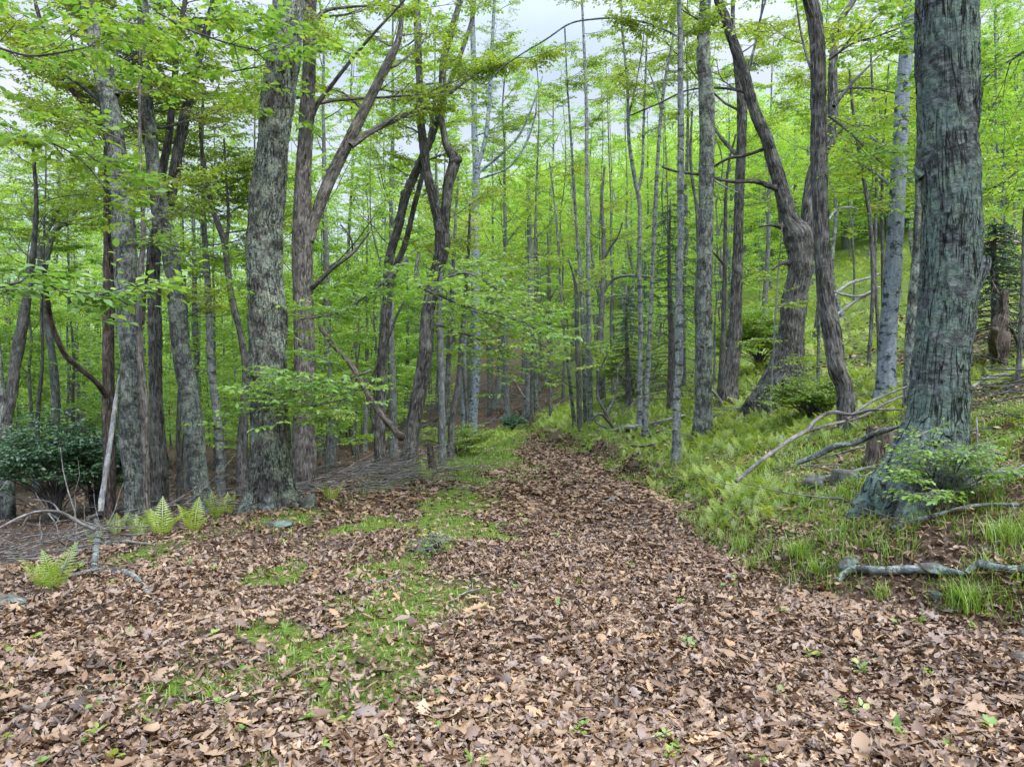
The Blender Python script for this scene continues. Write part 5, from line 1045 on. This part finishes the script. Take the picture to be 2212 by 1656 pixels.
# ------------------------------------------------------------------ rocks, stump, snag, uprooted wood, shrubs
def rock(label, U, V_, wpx, hpx, seed, dep=.8, Y=None):
    Y = Y or gY(U, V_); x, y, z = (U-U0)/FPX*Y, Y, 0; z = float(H(x, y)); wr = wpx/FPX*Y/2; hr = hpx/FPX*Y
    bm_th = np.linspace(0, np.pi, 22); ph = np.linspace(0, 2*np.pi, 36, endpoint=False); T_, P_ = np.meshgrid(bm_th, ph, indexing='ij')
    d = np.stack([np.sin(T_)*np.cos(P_), np.sin(T_)*np.sin(P_), np.cos(T_)], -1)
    rk = np.random.default_rng(seed); n_ = np.full(T_.shape, 1.25)
    for q in range(16):
        p_ = rk.normal(0, 1, 3); p_ /= np.linalg.norm(p_); dp_ = d@p_; n_ = np.minimum(n_, np.where(dp_ > .05, rk.uniform(.62, .95)/np.maximum(dp_, .05), 9))
    n_ = n_+.05*vnoise(d[..., 0]*4, d[..., 1]*4+seed, d[..., 2]*4, seed+1)+.03*vnoise(d[..., 0]*11, d[..., 1]*11, d[..., 2]*11+seed, seed+2)
    V = (d*n_[..., None]*np.array([wr, wr*dep, hr])).reshape(-1, 3); a = (np.arange(21)[:, None]*36+np.arange(36)[None]).ravel(); b_ = (np.arange(21)[:, None]*36+(np.arange(36)[None]+1) % 36).ravel()
    o = make_obj('rock', V, [np.stack([a, a+36, b_+36, b_], -1)], M['rock']); o.location = (x, y, z-hr*.15); return tag(o, label, 'rock')
rock('rounded lichened rock between the old stump and the pale bare branch', 1826, 1040, 76, 34, 1)
rock('low mossy rock in the grass bank above the decaying log', 1838, 1222, 52, 18, 2)
rock('flat pale stone on the bank behind the decaying log', 2022, 1238, 62, 14, 3)
rock('small upright rock beside the foot of the thick lichened trunk', 665, 1095, 40, 48, 4)
rock('small dark stone under the large grass tuft by the lichened log', 2022, 1312, 34, 14, 5)
rock('flat lichened stone lying in the leaf litter near the picture edge', 1998, 1400, 60, 18, 6)
rock('dark stone at the picture edge low on the litter', 2205, 1430, 50, 24, 7)
rock('pale broken stone at the picture edge beside the upright fern', 15, 1305, 80, 26, 8)
rock('small stone in the fern bed beside the rounded lichened rock', 1765, 1050, 50, 24, 9)
rock('flat stone half sunk in the track edge beyond the fern clumps', 600, 1135, 60, 12, 10)

def stump(name, label, U, V_, w0, hpx, seed, m, jag=.12, Y=None, lean=0.):
    Y = Y or gY(U, V_); x = (U-U0)/FPX*Y; z = float(H(x, Y)); r = w0/FPX*Y/2; h = hpx/FPX*Y
    t = thing(name, label, 'stump', (x, Y, z)); seg = 40; th = np.linspace(0, 2*np.pi, seg, endpoint=False)
    hs = [-.2*h, 0, .15*h, .5*h, .85*h, h]; rs_ = [1.3, 1.2, 1.02, .95, .93, .93]; V = []
    for k, (a_, b_) in enumerate(zip(hs, rs_)):
        rr = r*b_*(1+.07*vnoise(np.cos(th)*3, np.sin(th)*3, a_*3, seed)+.05*vnoise(np.cos(th)*10, np.sin(th)*10, a_*2, seed+1))
        zz = a_+(jag*h*vnoise(np.cos(th)*5, np.sin(th)*5, 0, seed+2) if k == 5 else 0); V.append(np.stack([rr*np.cos(th)+lean*a_, rr*np.sin(th), np.full(seg, 1.)*zz], -1))
    V = np.array(V); L = np.array(hs)[:, None]*np.ones(seg); tc = np.stack([np.cos(th)*r*np.ones((6, 1)), np.sin(th)*r*np.ones((6, 1)), L], -1)
    i = np.arange(5)[:, None]*seg; j = np.arange(seg)[None]; Q = np.stack([i+j, i+(j+1) % seg, i+seg+(j+1) % seg, i+seg+j], -1).reshape(-1, 4)
    mb = MB(); mb.add(V.reshape(-1, 3), Q, tc=tc.reshape(-1, 3)); mb.build('bark', M[m], t)
    inner = V[5]*np.array([.86, .86, 1])+np.array([0, 0, -.01]); deep = V[5]*np.array([.5, .5, 1])-np.array([0, 0, .14*h]); mb = MB()
    Vc = np.vstack([V[5], inner, deep, [[lean*h, 0, h*.8]]]); j = np.arange(seg); j2 = (j+1) % seg
    mb.add(Vc, np.vstack([np.stack([j, j2, seg+j2, seg+j], -1), np.stack([seg+j, seg+j2, 2*seg+j2, 2*seg+j], -1)]), np.stack([2*seg+j, 2*seg+j2, np.full(seg, 3*seg)], -1), tc=Vc*2); mb.build('cut_top', M['red'], t)
    return t
stump('stump', 'weathered brown stump leaning against the roots of the huge lichened trunk', 1903, 1000, 60, 72, 3, 'red')
# torn snag
snag, _, _, _ = front('snag', 'torn reddish snag with a broken top among brush beyond the huge lichened trunk', 'torn snag', 'red',
 [[(2160, 768, 30), (2158, 740, 34), (2160, 712, 32), (2164, 690, 28), (2168, 672, 20), (2168, 650, 17), (2170, 628, 14)],
  [(2150, 775, 18), (2144, 740, 16), (2150, 710, 16)], [(2174, 690, 9), (2190, 720, 7), (2200, 750, 5)], [(2163, 640, 6), (2150, 620, 4), (2140, 600, 3)]], Y=10.5, seed=201, seg=30, amp=.3, fine=.02)
snag['category'] = 'snag'
# uprooted pale wood on the hillside
ux = stick('uprooted_trunk', 'pinkish torn trunk end with splayed roots lying high on the hillside', [(2095, 535, 14), (2125, 532, 22), (2155, 525, 26), (2180, 515, 24)], 'fallen trunk', 'pinkwood', Y=[22, 22, 22, 22], seed=61,
   forks=[([(2165, 520, 16), (2170, 505, 10), (2176, 488, 4)], [22]*3), ([(2175, 518, 14), (2190, 505, 9), (2200, 500, 4)], [22]*3), ([(2178, 520, 12), (2195, 525, 8), (2212, 520, 4)], [22]*3), ([(2150, 520, 12), (2155, 505, 8), (2162, 498, 3)], [22]*3)])

def shrub(name, label, U, V_, wpx, hpx, nb, bl, size, leaf, seed, Y=None, sr=1., el=1.2, sec=5, ter=4, per=8, m='dark', ymul=1., cat='shrub'):
    Y = Y or gY(U, V_); x = (U-U0)/FPX*Y; z = float(H(x, Y)); wr = wpx/FPX*Y/2; h = hpx/FPX*Y
    rs_ = np.random.default_rng(seed); t = thing(name, label, cat, (x, Y, z)); mb = MB(); sb = MB(); tw = []
    for k in range(nb):
        az = k*2.4+rs_.uniform(-.3, .3); f = math.sqrt((k+.5)/nb)
        ex = np.array([math.cos(az)*wr*f, math.sin(az)*wr*f*ymul, h*(1-.45*f*f)*rs_.uniform(.55, 1)])
        P = np.array([[rs_.normal(0, .04), rs_.normal(0, .04), -.1], ex*np.array([.25, .25, .5])+rs_.normal(0, .05, 3), ex*.85]); S = spline(P, .15)
        V, Q, T, tc = tube(S, np.linspace(.02, .007, len(S))*sr, 5); sb.add(V, Q, T, tc)
        d = ex-P[1]; d /= np.linalg.norm(d); grow(mb, P[1]*.5+ex*.5, d, bl*rs_.uniform(.7, 1.2), .008, rs_, tw, sec, ter, .1, twl=.2)
    sb.build('stems', M[m], t); finish_crown(mb, tw, per, size, rs_, 'foliage', t, M[leaf], M[m]); return t
shrub('evergreen_shrub', 'wide dark evergreen shrub in the hollow before the low forked trunk', 118, 1085, 230, 215, 46, .7, .07, 'leaf_dark', 1, Y=12.5, ymul=.6)
shrub('evergreen_shrub', 'smaller dark evergreen shrub between the wide one and the reddish straight trunk', 205, 1070, 90, 150, 22, .6, .09, 'leaf_dark', 2, Y=13.5, ymul=.7)
shrub('green_shrub', 'small dark green bush between the hollow oak and the furrowed leaning trunk', 1752, 905, 120, 70, 26, .32, .05, 'leaf', 3)
shrub('seedling_shrub', 'fresh green seedlings growing around the flared base of the huge lichened trunk', 2050, 1060, 240, 160, 8, .24, .042, 'leaf_near', 4, Y=bigY-.62, sr=.22, per=7, ymul=.25)
shrub('green_shrub', 'vivid green bush on the hillside seen between the stout dark trunk and the oak', 1640, 745, 120, 90, 36, .9, .1, 'leaf', 5, Y=21)
shrub('green_shrub', 'vivid green bush on the hillside behind the base of the gnarled trunk', 1360, 800, 120, 110, 30, 1.0, .1, 'leaf', 6, Y=25)
shrub('small_fir', 'small dark fir bush at the foot of the leafless slope', 1108, 898, 26, 30, 16, .35, .06, 'leaf_dark', 7, Y=30)
shrub('green_shrub', 'low dark green seedlings at the track edge under the crowded stems', 985, 985, 120, 46, 20, .5, .06, 'leaf', 8)
shrub('flower_plant', 'small leafy plant with yellow flowers growing in the grass strip of the track', 935, 1200, 34, 44, 8, .08, .03, 'grass', 9, sec=2, ter=2, per=4, cat='plant')
fx, fy, fz = gp(928, 1190); mb = MB(); rs_ = np.random.default_rng(8)
fl = [o for o in bpy.data.objects if o.name.startswith('flower_plant')][0]
for k in range(7):
    c_ = np.array([rs_.normal(-.03, .05), rs_.normal(0, .04), .17+rs_.uniform(0, .07)])
    a_ = np.linspace(0, 6.28, 6)[:5]
    for q in a_: d_ = np.array([math.cos(q), math.sin(q), .3]); s_ = np.array([-math.sin(q), math.cos(q), 0]); mb.add([c_, c_+d_*.009+s_*.005, c_+d_*.018, c_+d_*.009-s_*.005], [[0, 1, 2, 3]])
    V, Q, T, tc = tube(np.array([[0, 0, 0], c_*.6, c_]), [.0018]*3, 4); mb.add(V, Q, T, m=1)
mb.build('flowers', [M['petal'], M['grass']], fl)
# hemlock with bare drooping lower branches
def hemlock(label, U, V_, Y, h, seed, needle=.5, spread=1.7):
    x = (U-U0)/FPX*Y; z = float(H(x, Y)); rs_ = np.random.default_rng(seed); t = thing('hemlock_tree', label, 'tree', (x, Y, z))
    S = np.array([[0, 0, -.3], [0.03, 0, h*.3], [-.03, 0, h*.7], [0, 0, h]]); S = spline(S, .3); V, Q, T, tc = tube(S, np.interp(S[:, 2], [0, h], [.11, .02]), 12); mb = MB(); mb.add(V, Q, T, tc); mb.build('trunk', M['dark'], t)
    mb = MB(); tw = []
    for k in range(90):
        f = (k+.5)/90; zz = .25+f*(h-.3); az = k*2.4+rs_.uniform(-.4, .4); L = spread*(1-f*.75)*rs_.uniform(.6, 1.15)
        P = limb_path((0, 0, zz), (math.cos(az), math.sin(az), .15), L, rs_, 6, -.35, .1); V, Q, T, tc = tube(P, np.linspace(.012, .003, 7), 4, cap=False); mb.add(V, Q, tc=tc, m=1)
        for j in range(9):
            i_ = 1+int(j*.6); d = P[min(i_+1, 6)]-P[i_]; d /= np.linalg.norm(d); s_ = perp_h(d)*(1 if j % 2 else -1); dd = d*.6+s_*.8+np.array([0, 0, -.25]); dd /= np.linalg.norm(dd)
            if rs_.uniform() < (needle if f < .45 else .95): tw.append((P[i_], dd, L*.28*rs_.uniform(.6, 1.2), rs_.uniform()))
            else:
                V, Q, T, tc = tube(np.array([P[i_], P[i_]+dd*L*.15, P[i_]+dd*L*.3+np.array([0, 0, -.04])]), [.004, .003, .002], 3, cap=False); mb.add(V, Q, tc=tc, m=1)
    finish_crown(mb, tw, 22, .035, rs_, 'crown', t, M['leaf_dark'], M['dark'], droop=.1)
hemlock('dark hemlock with drooping bare lower branches behind the pale spotted trunk', 1448, 905, 18, 5.2, 1, .12, 2.1)
hemlock('young dark hemlock just beyond the speckled slim trunk', 1355, 880, 22, 3.6, 2, .35, 1.6)
hemlock('dark hemlock beside the torn snag beyond the huge lichened trunk', 2150, 780, 11.5, 2.2, 3, .3, 1.5)
print('objects', len(bpy.data.objects), 'background trees', len(BG))
